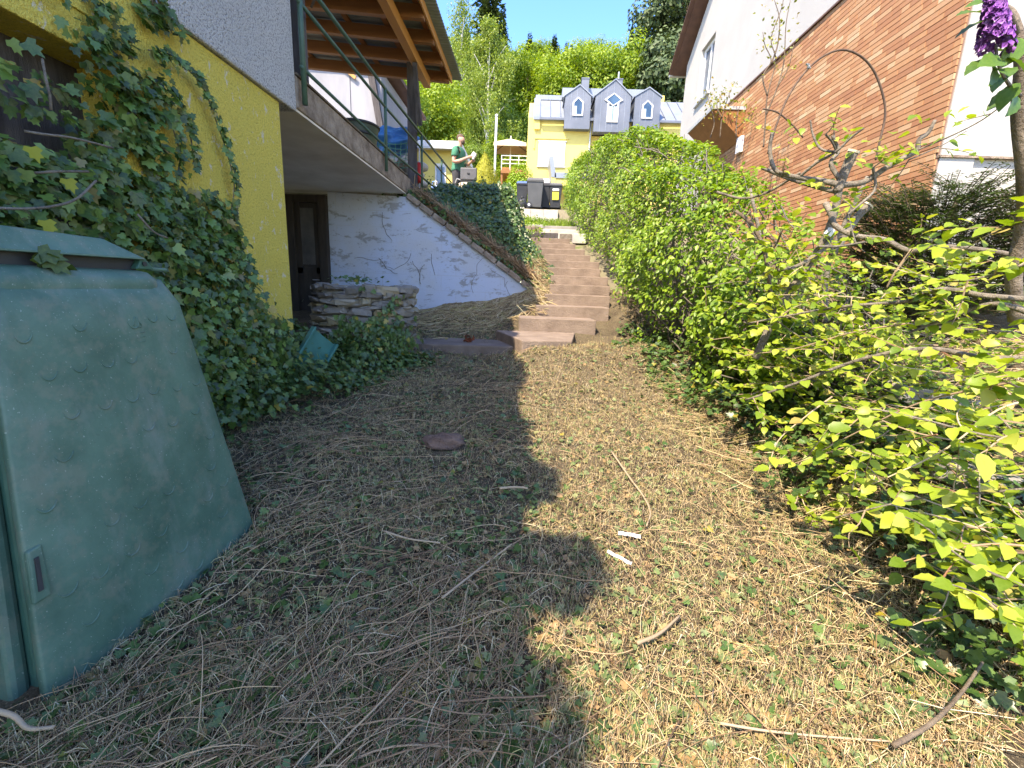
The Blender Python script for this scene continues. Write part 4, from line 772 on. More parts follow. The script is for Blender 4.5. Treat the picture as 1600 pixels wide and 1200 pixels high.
# ------------------------------------------------------------------ litter on the lawn
def on_ground(n, x0, x1, d0, d1, power=1.0):
    d = d0 * (d1 / d0) ** RNG.random(n); a = RNG.random(n); x = x0 + (x1 - x0) * a; return x, d
def keep(x, y):
    inb = in_poly(x, y, [(-1.38, .95), (-1.24, 1.92), (-2.2, 2.1), (-2.3, 1.0)]); st_ = (y > 5.9) & (x > -.2) & (x < 1.35); wl_ = (((x + .51) / .13) ** 2 + ((y - 2.78) / .1) ** 2 < 1) | ((x + 1.88) ** 2 + (y - 5.15) ** 2 < .3)
    ls = in_poly(x, y, [(-.06, 4.86), (.5, 5.02), (.62, 5.98), (.1, 6.0), (-.42, 5.92)])
    return ~(inb | st_ | wl_ | ls) & (x > -2.05) & (y < 7.6)
def straw_set(n, l0, l1, r0, r1, d0=.65, d1=7.6, aniso=0., lift=(.002, .016), bend=.25, m=4, xr=(-1.55, 1.3), fil=None):
    d = d0 * (d1 / d0) ** RNG.random(n); x = d * RNG.uniform(xr[0], xr[1], n); x = np.where(d > 1.5, RNG.uniform(-2.1, 2.1, n), x); ok = keep(x, d)
    if fil is not None: ok &= fil(x, d)
    x, d = x[ok], d[ok]; k = len(x); L = np.exp(RNG.uniform(math.log(l0), math.log(l1), k))
    ang = RNG.uniform(0, 2 * math.pi, k); pref = RNG.normal(.75, .45, k); ang = np.where(RNG.random(k) < aniso, pref, ang)
    s = np.linspace(-.5, .5, m)[None]; cv = RNG.normal(0, bend, k)[:, None]
    th = ang[:, None] + cv * s * 2; dx = np.cos(th); dy = np.sin(th); step = (L / (m - 1))[:, None]
    X = x[:, None] + np.cumsum(dx * step, 1) - L[:, None] / 2 * np.cos(ang)[:, None]; Y = d[:, None] + np.cumsum(dy * step, 1) - L[:, None] / 2 * np.sin(ang)[:, None]
    Z = gz(X.ravel(), Y.ravel()).reshape(X.shape) + RNG.uniform(lift[0], lift[1], k)[:, None] + RNG.normal(0, .035, k)[:, None] * s * L[:, None] + np.abs(RNG.normal(0, .02, k))[:, None] * np.sin(np.pi * (s + .5))
    r = RNG.uniform(r0, r1, k); return strands(np.stack([X, Y, Z], 2), r)
def stuff(name, mat, VT, kind='stuff'):
    o = link(name, np_mesh(name, *VT), mat); o['kind'] = kind; return o
stuff('dry_straw', 'straw', straw_set(120000, .008, .045, .0005, .0014, d0=.7, m=3, bend=.15, fil=lambda x, y: (np.sin(x * 4.1 + 2 * np.sin(y * 2.3)) * np.sin(y * 3.7 + x) > np.where(x > .05, -.55, .0)) | (RNG.random(len(x)) < np.where(x > .1, .9, .35))))
stuff('dry_twigs', 'straw', straw_set(7000, .04, .17, .0006, .0015, lift=(.006, .022), bend=.14))
leftside = lambda x, y: (x < .05 + .25 * np.sin(y * 3)) & (RNG.random(len(x)) < np.clip(1.25 - y * .22, .08, 1))
def vine_bunches(nb, per):
    Cs = []; rs = []
    while len(Cs) < nb * per:
        d = .75 * (5.2 / .75) ** RNG.random(); x = RNG.uniform(-1.5, .0) * min(d, 1.35) - (.1 if d > 2 else 0)
        if RNG.random() > np.clip(1.3 - d * .22, .1, 1) or not keep(np.array([x]), np.array([d]))[0]: continue
        a0 = RNG.normal(.75, .5)
        for _ in range(int(RNG.integers(per // 2, per * 2))):
            L = np.exp(RNG.uniform(math.log(.15), math.log(.75))); a = a0 + RNG.normal(0, .5); px, py = x + RNG.normal(0, .16), d + RNG.normal(0, .16); m = 8; s = np.linspace(0, 1, m); th = a + RNG.normal(0, .28) * s + .12 * np.cumsum(RNG.normal(0, 1, m)) * (1 if RNG.random() < .5 else .3)
            X = px + np.cumsum(np.cos(th)) * L / m - L / 2 * math.cos(a); Y = py + np.cumsum(np.sin(th)) * L / m - L / 2 * math.sin(a)
            if not keep(X, Y).all() or Y.min() < .55: continue
            Z = gz(X, Y) + RNG.uniform(.008, .04) + .02 * np.sin(np.pi * s) * RNG.random() + RNG.normal(0, .03) * (s - .5); Cs.append(np.stack([X, Y, Z], 1)); rs.append(RNG.uniform(.0006, .0017) if RNG.random() < .93 else RNG.uniform(.002, .0034))
    return strands(np.array(Cs), np.array(rs))
stuff('dead_vines', 'vine', vine_bunches(125, 9))
stuff('scattered_twigs', 'vine', straw_set(420, .15, .45, .001, .0022, aniso=.2, lift=(.012, .035), bend=.4, m=7))
def litter_leaves(n, s0, s1, mat, tpl, fil=None, zl=(.004, .022)):
    d = .7 * (7.4 / .7) ** RNG.random(n); x = d * RNG.uniform(-1.5, 1.3, n); x = np.where(d > 1.6, RNG.uniform(-2.1, 2.2, n), x); ok = keep(x, d)
    if fil is not None: ok &= fil(x, d)
    x, d = x[ok], d[ok]; k = len(x); P = np.stack([x, d, gz(x, d) + RNG.uniform(*zl, k)], 1)
    N = rand_dirs(k) * .55 + np.array([0, 0, 1.]); D = rand_dirs(k); return P, N, D, RNG.uniform(s0, s1, k), tpl
stuff('leaf_litter', 'litter_leaf', leaves(*litter_leaves(17000, .012, .04, 'litter_leaf', T_IVY)))
stuff('leaf_chips', 'litter_leaf', leaves(*litter_leaves(52000, .005, .015, 'litter_leaf', T_DIAMOND)))
stuff('fallen_ivy_leaves', 'ivy', leaves(*litter_leaves(4200, .018, .05, 'ivy', T_IVY, fil=lambda x, y: RNG.random(len(x)) < np.where(x < .1, 1, .2), zl=(.01, .035))))
# litter heaped against the limewashed wall
n = 5000; x = RNG.uniform(-2.3, .25, n); y = 7.69 - np.abs(RNG.normal(0, .5, n)); ok = ~((x > -.25) & (y < 6.6)); x, y = x[ok], y[ok]; k = len(x)
ang = RNG.uniform(0, 6.28, k)[:, None]; L = RNG.uniform(.05, .3, k)[:, None]; s = np.linspace(-.5, .5, 3)[None]
X = x[:, None] + np.cos(ang) * s * L; Y = np.minimum(y[:, None] + np.sin(ang) * s * L, 7.69); Z = gz(X.ravel(), Y.ravel()).reshape(X.shape) + RNG.uniform(.0, .05, (k, 1))
stuff('wall_foot_litter', 'straw', strands(np.stack([X, Y, Z], 2), RNG.uniform(.002, .005, k)))

def stick(label, pts, r, mat='stick', name='stick', cat='stick'):
    W_ = [Vector(p) for p in pts]; W_ = [Vector((p.x, p.y, max(p.z, float(gz(p.x, p.y)[0]) + r))) for p in W_]; C_ = cr(W_, 6)
    o = MB().tube(C_, taper(len(C_), r, r * .6), 7).build(name, mat, None, True); return tag(o, label, cat)
stick('dark curved stick lying in the sunny middle of the lawn', [(0.577,2.788,0.330), (0.626,2.430,0.300), (0.658,2.255,0.280), (0.656,2.098,0.270), (0.601,1.955,0.270)], .006)
stick('short reddish stick on the sunny lawn below the white scraps', [(0.411,1.302,0.200), (0.499,1.352,0.200), (0.600,1.447,0.200)], .007)
stick('thick reddish brown stick at the bottom right of the lawn', [(1.033,1.017,0.180), (1.178,1.074,0.200), (1.328,1.158,0.220), (1.491,1.266,0.240)], .007, 'bark_dark')
stick('long thin pale stick curving across the bottom right litter', [(0.601,1.076,0.150), (0.729,1.062,0.150), (0.903,1.056,0.150), (1.052,1.047,0.160)], .004)
stick('pale bent root beside the foot of the compost bin', [(-1.417,0.934,0.200), (-1.343,0.942,0.170), (-1.286,0.927,0.150), (-1.223,0.935,0.150)], .008)
stick('tan stick crossing the shaded litter left of the sun edge', [(-0.279,1.464,0.200), (-0.130,1.668,0.220), (-0.029,1.790,0.240)], .005)
stick('dark short stick at the edge of the sun patch', [(-0.118,2.258,0.280), (-0.032,2.284,0.280), (0.038,2.277,0.280)], .008)
stick('pale straight stick on the shaded litter in the foreground', [(-0.616,1.836,0.240), (-0.485,1.785,0.240), (-0.344,1.768,0.240)], .005)
for i, (lb, p, q, w) in enumerate((('greyish white cloth scrap on the sunny lawn', ((0.458,1.901,0.270)), ((0.558,1.889,0.270)), .035), ('creamy white bark scrap pointing right on the sunny lawn', ((0.392,1.780,0.250)), ((0.483,1.713,0.250)), .02))):
    p = Vector(p); q = Vector(q); mb = MB(); d = q - p; sd = Vector((-d.y, d.x, 0)).normalized() * w / 2; vs = []
    for k in range(7):
        c = p.lerp(q, k / 6); z = float(gz(c.x, c.y)[0]) + .022 + .002 * math.sin(k * 2.1 + i); ww = .8 + .16 * math.sin(k * 1.3 + 1)
        vs += [(c - sd * ww).xy.to_3d() + Vector((0, 0, z)), c.xy.to_3d() + Vector((0, 0, z + .008)), (c + sd * ww).xy.to_3d() + Vector((0, 0, z - .004))]
    mb.add(vs, [(3 * k + j, 3 * k + j + 1, 3 * k + j + 4, 3 * k + j + 3) for k in range(6) for j in (0, 1)])
    o = mb.build('scrap', 'rag', None, True); o.modifiers.new('s', 'SOLIDIFY').thickness = .003; tag(o, lb, 'scrap')
sp = Vector((-0.524,2.837,0.300)); o = lump(MB(), (sp.x, sp.y, float(gz(sp.x, sp.y)[0]) + .02), (.145, .085, .06), 24, 14, 4, .35).build('flat_stone', 'brown_stone', None, True); tag(o, 'flat brown stone half sunk in the shaded litter', 'stone')
rl = Vector((-.72, 5.55, .69)); P = np.array([rl + Vector((random.uniform(-.06, .06), random.uniform(-.05, .05), random.uniform(0, .05))) for _ in range(9)])
o = leaf_object('dead_leaves', 'red_leaf', P, rand_dirs(9) + np.array([0, -.4, .6]), rand_dirs(9), RNG.uniform(.06, .1, 9), T_IVY); tag(o, 'crumpled dark red dead leaves on the sunken paving slab', 'dead leaves')

# ------------------------------------------------------------------ ivy
ivy_poly = [tuple(p[1:]) for p in ((-2.000,1.682,1.877), (-2.000,1.794,2.066), (-2.000,1.942,2.151), (-2.000,2.127,2.161), (-2.000,2.240,2.293), (-2.000,2.165,2.421), (-2.000,2.161,2.562), (-2.000,2.346,2.744), (-2.000,2.798,2.988), (-2.000,2.787,2.676), (-2.000,2.638,2.422), (-2.000,2.638,2.139), (-2.000,2.633,1.807), (-2.000,2.771,1.727), (-2.000,2.982,1.876), (-2.000,3.145,1.806), (-2.000,3.171,1.451), (-2.000,3.295,1.136), (-2.000,3.721,0.905), (-2.000,3.491,0.294), (-2.000,2.108,0.674), (-2.000,1.550,1.342))]
IV = thing('ivy', 'dark green ivy climbing over the yellow wall behind the compost bin', 'ivy', (0, 0, 0))
ya = [p[0] for p in ivy_poly]; za = [p[1] for p in ivy_poly]
def wall_pts(n, poly, clump=.5, seed=0):
    y = RNG.uniform(min(p[0] for p in poly), max(p[0] for p in poly), n); z = RNG.uniform(min(p[1] for p in poly), max(p[1] for p in poly), n)
    jy = y + RNG.normal(0, .05, n); jz = z + RNG.normal(0, .05, n); ok = in_poly(jy, jz, poly); V = np.stack([np.zeros(n), y, z], 1); f = nz(V, 5, seed)
    hi = np.clip((z - 1.5) / 1.2, 0, 1); ok &= f > (-.6 + clump * hi); rec = (z < 2.33) & (y < 2.42) & (z > 1.95) & (y < 2.35); ok &= ~(rec & (RNG.random(n) > .35)); return y[ok], z[ok], f[ok]
y, z, f = wall_pts(16500, ivy_poly, .72)
n = len(y); dep = RNG.random(n); x = -2.08 + dep * (.07 + .10 * np.clip(1.9 - z, 0, 1) + .05 * np.clip(f, 0, 1))
x = np.where((z < 2.32) & (y < 2.4) & (RNG.random(n) < .25), x - .12, x)
P = np.stack([x, y, z], 1); N = rand_dirs(n) * .62 + np.array([.8, -.25, .38]); D = rand_dirs(n) * .6 + np.array([.25, 0, -.8])
sz = RNG.uniform(.032, .074, n) * np.where(z > 2.3, .85, 1)
leaf_plant(IV, 'ivy_wall', P, N, D, sz, T_IVY, sz * 4 + dep + .3 * (y > 1.2) - np.abs(y - 2.2))
stems = MB()
for pts in ([(-2.030,2.559,2.482), (-2.030,2.705,2.528), (-2.040,2.882,2.507), (-2.050,2.995,2.459), (-2.050,3.086,2.299), (-2.050,3.158,2.148), (-2.050,3.203,1.959), (-2.050,3.134,1.762)], [(-2.040,2.692,2.365), (-2.050,2.783,2.268), (-2.050,2.827,2.164), (-2.050,2.835,1.983)], [(-2.040,2.614,2.288), (-2.050,2.694,2.156), (-2.050,2.724,2.014), (-2.050,2.664,1.846)]):
    C_ = cr(pts, 6); stems.tube(C_, .004, 5); Pn = np.array([c + Vector((.02, random.uniform(-.025, .025), random.uniform(-.025, .025))) for c in C_ for _ in range(3)]); k = len(Pn)
    o = leaf_object('runner_foliage', 'ivy_wall', Pn, rand_dirs(k) * .5 + np.array([.9, -.2, .3]), rand_dirs(k) * .7 + np.array([0, 0, -.6]), RNG.uniform(.03, .055, k), T_IVY, IV, 'stuff')
for pts in ([(-1.900,1.751,1.849), (-1.880,1.805,1.855), (-1.880,1.919,1.876), (-1.900,2.118,1.895)], [(-1.850,1.559,1.550), (-1.850,1.661,1.564), (-1.850,1.767,1.591), (-1.870,1.883,1.639), (-1.900,2.013,1.735)], [(-1.980,1.941,2.169), (-1.960,1.923,2.087), (-1.960,1.928,2.032), (-1.970,1.934,1.982)], [(-1.880,1.745,1.704), (-1.870,1.821,1.727), (-1.880,1.962,1.760)], [(-1.900,2.206,1.626), (-1.900,2.288,1.556), (-1.900,2.374,1.534)]): stems.tube(cr(pts, 5), .005, 6)
stems.build('stem', 'bark', IV, True)
for k, p in enumerate(((-1.880,1.745,1.793), (-1.870,1.853,1.706), (-1.860,1.731,1.532))):
    leaf_object('yellowed_leaf', 'thuja', np.array([p]), np.array([[.8, -.4, .3]]), np.array([[.3, .1, -.9]]), np.array([.06]), T_IVY, IV)

def mound(n, poly, hfun, size, spread=.06, mat='ivy'):
    xs = [p[0] for p in poly]; ys_ = [p[1] for p in poly]; x = RNG.uniform(min(xs), max(xs), n); y = RNG.uniform(min(ys_), max(ys_), n); ok = in_poly(x + RNG.normal(0, .06, n), y + RNG.normal(0, .06, n), poly); x, y = x[ok], y[ok]
    k = len(x); h = hfun(x, y); z = gz(x, y) + np.maximum(.015, h * (1 - .75 * RNG.random(k) ** 2) + RNG.normal(0, spread * .5, k)); P = np.stack([x, y, z], 1)
    e = .05; gx = (hfun(x + e, y) - hfun(x - e, y)) / (2 * e); gy = (hfun(x, y + e) - hfun(x, y - e)) / (2 * e); N = np.stack([-gx, -gy, np.ones(k)], 1); N = unit(N) + rand_dirs(k) * .55
    return P, N, rand_dirs(k) * .7 + np.array([.3, -.3, -.5]), RNG.uniform(*size, k)
IM = thing('ivy', 'low dark ivy mound on the ground below the yellow wall corner', 'ivy', (-1.8, 3.8, .4)); IM_inv = Vector((1.8, -3.8, -.4))
mp = [(-2.1, 2.3), (-1.85, 2.75), (-1.75, 3.2), (-1.5, 3.7), (-1.22, 4.35), (-.98, 4.75), (-1.1, 5.0), (-1.45, 4.68), (-1.8, 4.6), (-2.4, 4.75), (-2.6, 4.2), (-2.1, 3.9)]
def hm(x, y): return np.clip(.46 - .62 * (x + 2.1) , .03, .46) * smooth(2.2, 2.9, y) * (1 - .55 * smooth(4.1, 4.7, y)) + .05 * np.sin(x * 9) * np.sin(y * 7) + np.where((y > 4.1), .25 * np.exp(-((x + 1.6) ** 2 + (y - 4.55) ** 2) / .06), 0)
P, N, D, sz = mound(9500, mp, hm, (.03, .062)); P = P + np.array(IM_inv)
leaf_plant(IM, 'ivy', P, N, D, sz, T_IVY, sz * 8 - P[:, 1] * .6 + P[:, 2])
# unseen ivy clumps added at the eaves to scallop the lawn's shadow line
IE = thing('ivy', 'unseen ivy clumps added on the eaves to shape the shadow edge on the lawn', 'ivy', (-1.95, -.8, 4.9)); Pn = []
for cy, rx_, ry_, k in ((-.45, .26, .3, 900), (-1.2, .4, .26, 1200), (.15, .1, .5, 300), (-2.0, .2, .4, 500), (1.6, .12, .5, 300), (2.9, .1, .4, 250)):
    v = rand_dirs(k) * (RNG.random(k) ** .4)[:, None]; Pn.append(v * np.array([rx_, ry_, .16]) + np.array([.03, cy + .8, .1]))
Pn = np.concatenate(Pn); k = len(Pn); leaf_object('shadow_clump_foliage', 'ivy_wall', Pn, rand_dirs(k), rand_dirs(k), RNG.uniform(.05, .09, k), T_IVY, IE, 'stuff')
MB().tube(cr([(-.1, .9, -2.2), (-.1, .8, -1.2), (-.09, .5, -.5), (-.02, .35, 0), (.0, -.4, .12)], 4), .012, 6).build('stem', 'bark', IE, True)
# ivy on the stone ring
IW = thing('ivy', 'ivy trailing over the front right side of the stone ring wall', 'ivy', (-1.88, 5.15, .5))
n = 1500; a = RNG.normal(-1.05, .42, n); z = .5 + np.abs(RNG.normal(0, .34, n)); ok = (z < 1.3) & (nz(np.stack([a, z, z * 0], 1), 4, 5) > -.28 + .55 * (z - .55)); a, z = a[ok], z[ok]; k = len(a); r = .6 + RNG.uniform(0, .09, k)
P = np.stack([r * np.cos(a), r * np.sin(a), z - .5], 1); leaf_plant(IW, 'ivy', P, np.stack([np.cos(a), np.sin(a), .4 + 0 * a], 1) + rand_dirs(k) * .5, rand_dirs(k) * .6 + np.array([0, 0, -.8]), RNG.uniform(.035, .065, k), T_IVY, z, 200)
n = 60; P = np.stack([RNG.normal(-.0, .13, n), RNG.normal(-.28, .08, n), RNG.uniform(.84, .9, n)], 1); leaf_object('rim_foliage', 'ivy', P, rand_dirs(n) * .5 + np.array([0, -.4, .8]), rand_dirs(n), RNG.uniform(.03, .06, n), T_IVY, IW, 'stuff')
# the bank beside the stairs
BI = thing('ivy', 'dense dark ivy covering the sloping bank above the limewashed wall', 'ivy', (-.9, 8.8, 2.3)); off = np.array([.9, -8.8, -2.3])
n = 19000; x = RNG.uniform(-2.5, .46, n); y = 7.66 + RNG.random(n) ** .8 * 3.4; lim = .33 + .06 * np.sin(y * 2.3) - .16 * np.clip(y - 8.8, 0, 9); ok = x < lim + RNG.normal(0, .05, n); x, y = x[ok], y[ok]; k = len(x)
nn = nz(np.stack([x, y, x * 0], 1), 1.8, 2); crest = .34 * np.exp(-((y - 10.0) / .75) ** 2) * smooth(-2.4, -1.7, x) * (1 - smooth(-.5, .0, x)); h = .1 + .13 * nn + crest
z = g_upper(x, y) + np.maximum(.02, h * (1 - .6 * RNG.random(k) ** 2)) + RNG.normal(0, .025, k)
P = np.stack([x, y, z], 1) + off; N = rand_dirs(k) * .6 + np.array([.25, -.55, .7]); sz = RNG.uniform(.04, .075, k); D = rand_dirs(k) * .7 + np.array([.2, -.4, -.5])
leaf_plant(BI, 'ivy', P, N, D, sz, T_IVY, -y + sz * 10 + RNG.random(k))
n = 900; x = RNG.uniform(-2.3, -.2, n); P = np.stack([x, RNG.normal(10.1, .3, n), 3.25 + RNG.normal(0, .09, n)], 1); P[:, 2] += .08 * np.sin(x * 5) - .16 * smooth(-.9, -.2, x)
leaf_object('crest_foliage', 'bush_leaf', P + off, rand_dirs(n) + np.array([0, -.3, .7]), rand_dirs(n), RNG.uniform(.04, .07, n), T_LEAF, BI, 'stuff')
# dead stalks along the coping and stair side
n = 1500; t_ = RNG.random(n) ** .75; x = -2.0 + 2.2 * t_; y = 7.74 + RNG.uniform(0, .3, n); k = n; a = RNG.normal(-.6, .35, n); L = RNG.uniform(.1, .5, n); s = np.linspace(-.5, .5, 5)[None]
X = x[:, None] + np.cos(a)[:, None] * s * L[:, None]; Z = (wall_top(x) + .05 + RNG.uniform(0, .2, n))[:, None] + np.sin(a)[:, None] * s * L[:, None] + RNG.normal(0, .05, (n, 1)) * s ** 2 * 4; Y = y[:, None] + RNG.normal(0, .25, (n, 1)) * s * L[:, None]
stuff('dead_ivy_stalks', 'vine', strands(np.stack([X, Y, Z], 2), RNG.uniform(.003, .007, n)))
n = 280; x = RNG.normal(.15, .08, n); y = RNG.uniform(6.4, 9.0, n); a = RNG.normal(-.5, .4, n); L = RNG.uniform(.08, .28, n); X = x[:, None] + np.cos(a)[:, None] * s * L[:, None]; Y = y[:, None] + RNG.normal(0, .3, (n, 1)) * s * L[:, None]
Z = (np.maximum(stair_line(y), 0) + .12 + RNG.uniform(-.03, .1, n) * smooth(6.5, 7.6, y))[:, None] + np.sin(a)[:, None] * s * L[:, None]; stuff('dead_stair_stalks', 'straw', strands(np.stack([X, Y, Z], 2), RNG.uniform(.003, .006, n)))
# thin vine trails left on the limewashed wall
vt = MB()
for i in range(13):
    x = random.uniform(-3.1, -.1); z = random.uniform(.9, max(1.0, float(wall_top(x)) - .15)); pts = [Vector((x, 7.692, z))]
    a = random.uniform(-1.2, 1.2) - math.pi / 2 * random.choice((1, 1, -1))
    for _ in range(random.randint(4, 9)):
        a += random.gauss(0, .4); q = pts[-1] + Vector((.07 * math.cos(a), 0, .07 * math.sin(a)))
        if q.z > float(wall_top(q.x)) - .05 or q.x > -.02 or q.x < -3.3 or q.z < .75: break
        pts.append(q)
    if len(pts) > 2: vt.tube(cr(pts, 3), .0035, 4)
RW.part(vt, 'dried_vine_trails', 'bark_dark')
# ivy and litter cover under the hedge on the right
IR = thing('ivy', 'dark ground ivy under the hornbeam branches at the right edge of the lawn', 'ivy', (0, 0, 0))
pr_ = [(1.22, 1.15), (1.42, 1.55), (1.5, 2.1), (1.55, 2.8), (1.45, 3.4), (1.2, 4.2), (1.05, 5.2), (1.0, 6.0), (1.6, 6.2), (2.2, 4.6), (2.9, 3.2), (3.0, 2.2), (2.4, 1.2)]
P, N, D, sz = mound(15000, pr_, lambda x, y: .05 + .17 * smooth(.0, .5, x - 1.25 + .1 * np.sin(y * 4)) * (1 - smooth(2.0, 2.7, x)) + .06 * np.sin(x * 5 + 1) * np.sin(y * 4.3), (.03, .06))
f = nz(P, 2.2, 8); ok = (f > -.18 + .3 * smooth(2.0, 2.6, P[:, 0])); P, N, D, sz = P[ok], N[ok], D[ok], sz[ok]
leaf_plant(IR, 'ivy', P, N, D, sz, T_IVY, sz * 6 - np.linalg.norm(P, axis=1) * .6 + .3 * RNG.random(len(P)))
P, N, D, sz, tp_ = litter_leaves(20, .02, .03, 'x', T_LEAF); n = 2600; x = RNG.uniform(1.25, 4.1, n); y = RNG.uniform(1.2, 5.1, n); P = np.stack([x, y, gz(x, y) + RNG.uniform(.005, .03, n)], 1)
stuff('dead_leaf_litter', 'litter_leaf', leaves(P, rand_dirs(n) * .5 + np.array([0, 0, 1]), rand_dirs(n), RNG.uniform(.03, .07, n), T_LEAF))
n = 3600; x = RNG.uniform(1.2, 4.1, n); y = RNG.uniform(1.1, 5.1, n); a = RNG.uniform(0, 6.28, n); L = RNG.uniform(.06, .4, n); s = np.linspace(-.5, .5, 4)[None]; X = x[:, None] + np.cos(a)[:, None] * s * L[:, None]; Y = y[:, None] + np.sin(a)[:, None] * s * L[:, None]
stuff('dry_twig_litter', 'straw', strands(np.stack([X, Y, gz(X.ravel(), Y.ravel()).reshape(X.shape) + RNG.uniform(.004, .05, (n, 1)) + RNG.normal(0, .1, (n, 1)) * s * L[:, None]], 2), RNG.uniform(.0009, .0026, n)))
for lb, (x, y), (w, d), rt in (('grey flat stone on the slope beneath the pollarded trunk', (2.15, 3.3), (.5, .3), .3), ('pale grey stone slab among twigs below the dark yew', (2.75, 3.0), (.55, .25), -.2), ('grey stone slab near the right edge under bright leaves', (2.35, 2.15), (.5, .22), .1)):
    zz = float(gz(x, y)[0]); tag(MB().box((-w / 2, -d / 2, -.06), (w / 2, d / 2, .05), Matrix.Translation((x, y, zz)) @ Matrix.Rotation(rt, 4, 'Z') @ Matrix.Rotation(.15, 4, 'Y')).build('stone_slab', 'paving', None, False, .015), lb, 'stone')

# ------------------------------------------------------------------ hornbeam hedge
HG = thing('hedge', 'long fresh green hornbeam hedge along the right side of the stairs', 'hedge', (1.8, 8.0, 1.3)); ho = np.array([1.8, 8.0, 1.3])
hy = [3.2, 4.0, 5.0, 6.0, 7.0, 8.0, 10.0, 12.0, 15.2]; hx = [1.75, 1.55, 1.3, 1.22, 1.28, 1.32, 1.22, 1.08, 1.0]; hh = [.6, 1.3, 1.95, 2.25, 2.35, 2.3, 2.15, 1.9, 1.7]
def hbase(y): return np.where(y < 5.9, .107 * y + .12, stair_line(np.minimum(y, 10.8)) + .15 + .228 * np.maximum(y - 10.8, 0))
def hedge_pts(n, inner=False):
    y = 3.2 + 12 * RNG.random(n) ** 1.35; xf = np.interp(y, hy, hx); H_ = np.interp(y, hy, hh); b = hbase(y)
    q = RNG.random(n); face = q < .58; v = np.where(face, RNG.random(n) ** .9, 1.0); u = np.where(face, 0, RNG.random(n)); end = (y < 4.2) & (RNG.random(n) < .4); u = np.where(end, RNG.random(n), u); v = np.where(end, RNG.random(n), v)
    rnd_ = .16 * (1 - np.sqrt(np.clip(1 - np.clip((v - .75) / .25, 0, 1) ** 2, 0, 1))); low = .22 * np.clip(.3 - v, 0, 1)
    dep = np.abs(RNG.normal(0, .13 if not inner else .4, n)); x = xf + np.where(face, rnd_ + low * 2 + dep, u * 1.1); z = b + H_ * np.where(face, v, 1 - .1 * np.abs(u - .4)) - np.where(face, 0, dep * .8); z = np.where(end & ~face, b + v * H_, z)
    P = np.stack([x, y, z], 1); f = nz(P, 1.5, 4) + .6 * nz(P, 4, 6); P[:, 0] -= .27 * f; P[:, 2] += np.where(v > .8, .2 * f, .05 * f)
    thin = (f < -.26) & (RNG.random(n) < .85); ok = (~thin) & ~((v < .28) & (RNG.random(n) < .45)) & (RNG.random(n) < np.where(y < 4.4, .6, 1)); return P[ok], face[ok], f[ok]
P, face, f = hedge_pts(46000); n = len(P)
N = rand_dirs(n) * .6 + np.where(face[:, None], np.array([-.55, -.35, .6]), np.array([-.1, -.2, .9])); D = rand_dirs(n) * .6 + np.where(face[:, None], np.array([-.45, -.25, -.55]), np.array([-.3, -.3, .1])); sz = RNG.uniform(.038, .068, n)
leaf_plant(HG, 'hornbeam', P - ho, N, D, sz, T_LEAF, -P[:, 1] - .8 * (P[:, 0] - 1.3) + sz * 8)
P, face, f = hedge_pts(9000, True); n = len(P); leaf_object('inner_foliage', 'hornbeam', P - ho, rand_dirs(n), rand_dirs(n), RNG.uniform(.04, .06, n), T_LEAF, HG, 'stuff')
n = 2600; y = 3.3 + 11.5 * RNG.random(n) ** 1.5; x = np.interp(y, hy, hx) + RNG.uniform(.1, .9, n); b = hbase(y); H_ = np.interp(y, hy, hh); z = b + H_ * RNG.uniform(.05, .95, n); L = RNG.uniform(.2, .6, n); d = unit(rand_dirs(n) * .7 + np.array([-.35, 0, .8])); s = np.linspace(-.5, .5, 4)[None, :, None]
C = np.stack([x, y, z], 1)[:, None] + d[:, None] * s * L[:, None, None] + RNG.normal(0, .05, (n, 1, 3)) * s ** 2 * 2; o = link('twigs', np_mesh('twigs', *strands(C - ho, RNG.uniform(.003, .008, n))), 'bark', HG); o['kind'] = 'stuff'
for i in range(16):
    y = 3.5 + .7 * i; x = float(np.interp(y, hy, hx)) + .5; b = float(hbase(y)); C_ = cr([(x, y, b - .3), (x + .05, y + random.uniform(-.1, .1), b + .5), (x + random.uniform(-.15, .15), y, b + 1.1), (x + random.uniform(-.2, .2), y + random.uniform(-.2, .2), b + 1.7)], 4); tkm = MB().tube([c - Vector(ho) for c in C_], taper(len(C_), .03, .012), 7); tkm.build('trunk', 'bark', HG, True)

# ------------------------------------------------------------------ pollarded hornbeam with twisted branches
PH = thing('hornbeam_tree', 'pollarded hornbeam with sawn stump and long twisted grey branches at the right', 'tree', (1.75, 3.0, .7)); po = Vector((1.75, 3.0, .7))
def br(name, pts, r0, r1, root, o0, mat='bark', n=8):
    C_ = cr(pts, 6); MB().tube([c - o0 for c in C_], [v * (.78 if root.get('category') == 'tree' else 1) for v in taper(len(C_), r0, r1)], n).build(name, mat, root, True); return C_
B1 = br('trunk', [(1.512,3.000,0.950), (1.616,3.000,1.289), (1.749,3.000,1.554), (1.828,3.000,1.731), (1.857,3.000,1.912), (1.855,3.000,2.048)], .03, .026, PH, po, n=10)
st_ = br('sawn_stump', [(1.849,3.000,1.993), (1.873,3.000,2.110), (1.902,3.000,2.218)], .032, .036, PH, po, n=10)
e = Vector((1.902,3.000,2.218)) - po; MB().tube([e, e + Vector((.003, -.004, .012))], .033, 10).build('cut_face', 'cut_wood', PH)
MB().tube([Vector((1.807,2.955,1.733)) - po, Vector((1.828,2.950,1.770)) - po], .022, 10).build('cut_face', 'white_label', PH)
st2 = br('sawn_stump', [(1.951,3.100,1.626), (2.084,3.150,1.855), (2.151,3.150,1.947)], .03, .032, PH, po); e = Vector((2.151,3.150,1.947)) - po; MB().tube([e, e + Vector((.006, -.002, .008))], .03, 10).build('cut_face', 'cut_wood', PH)
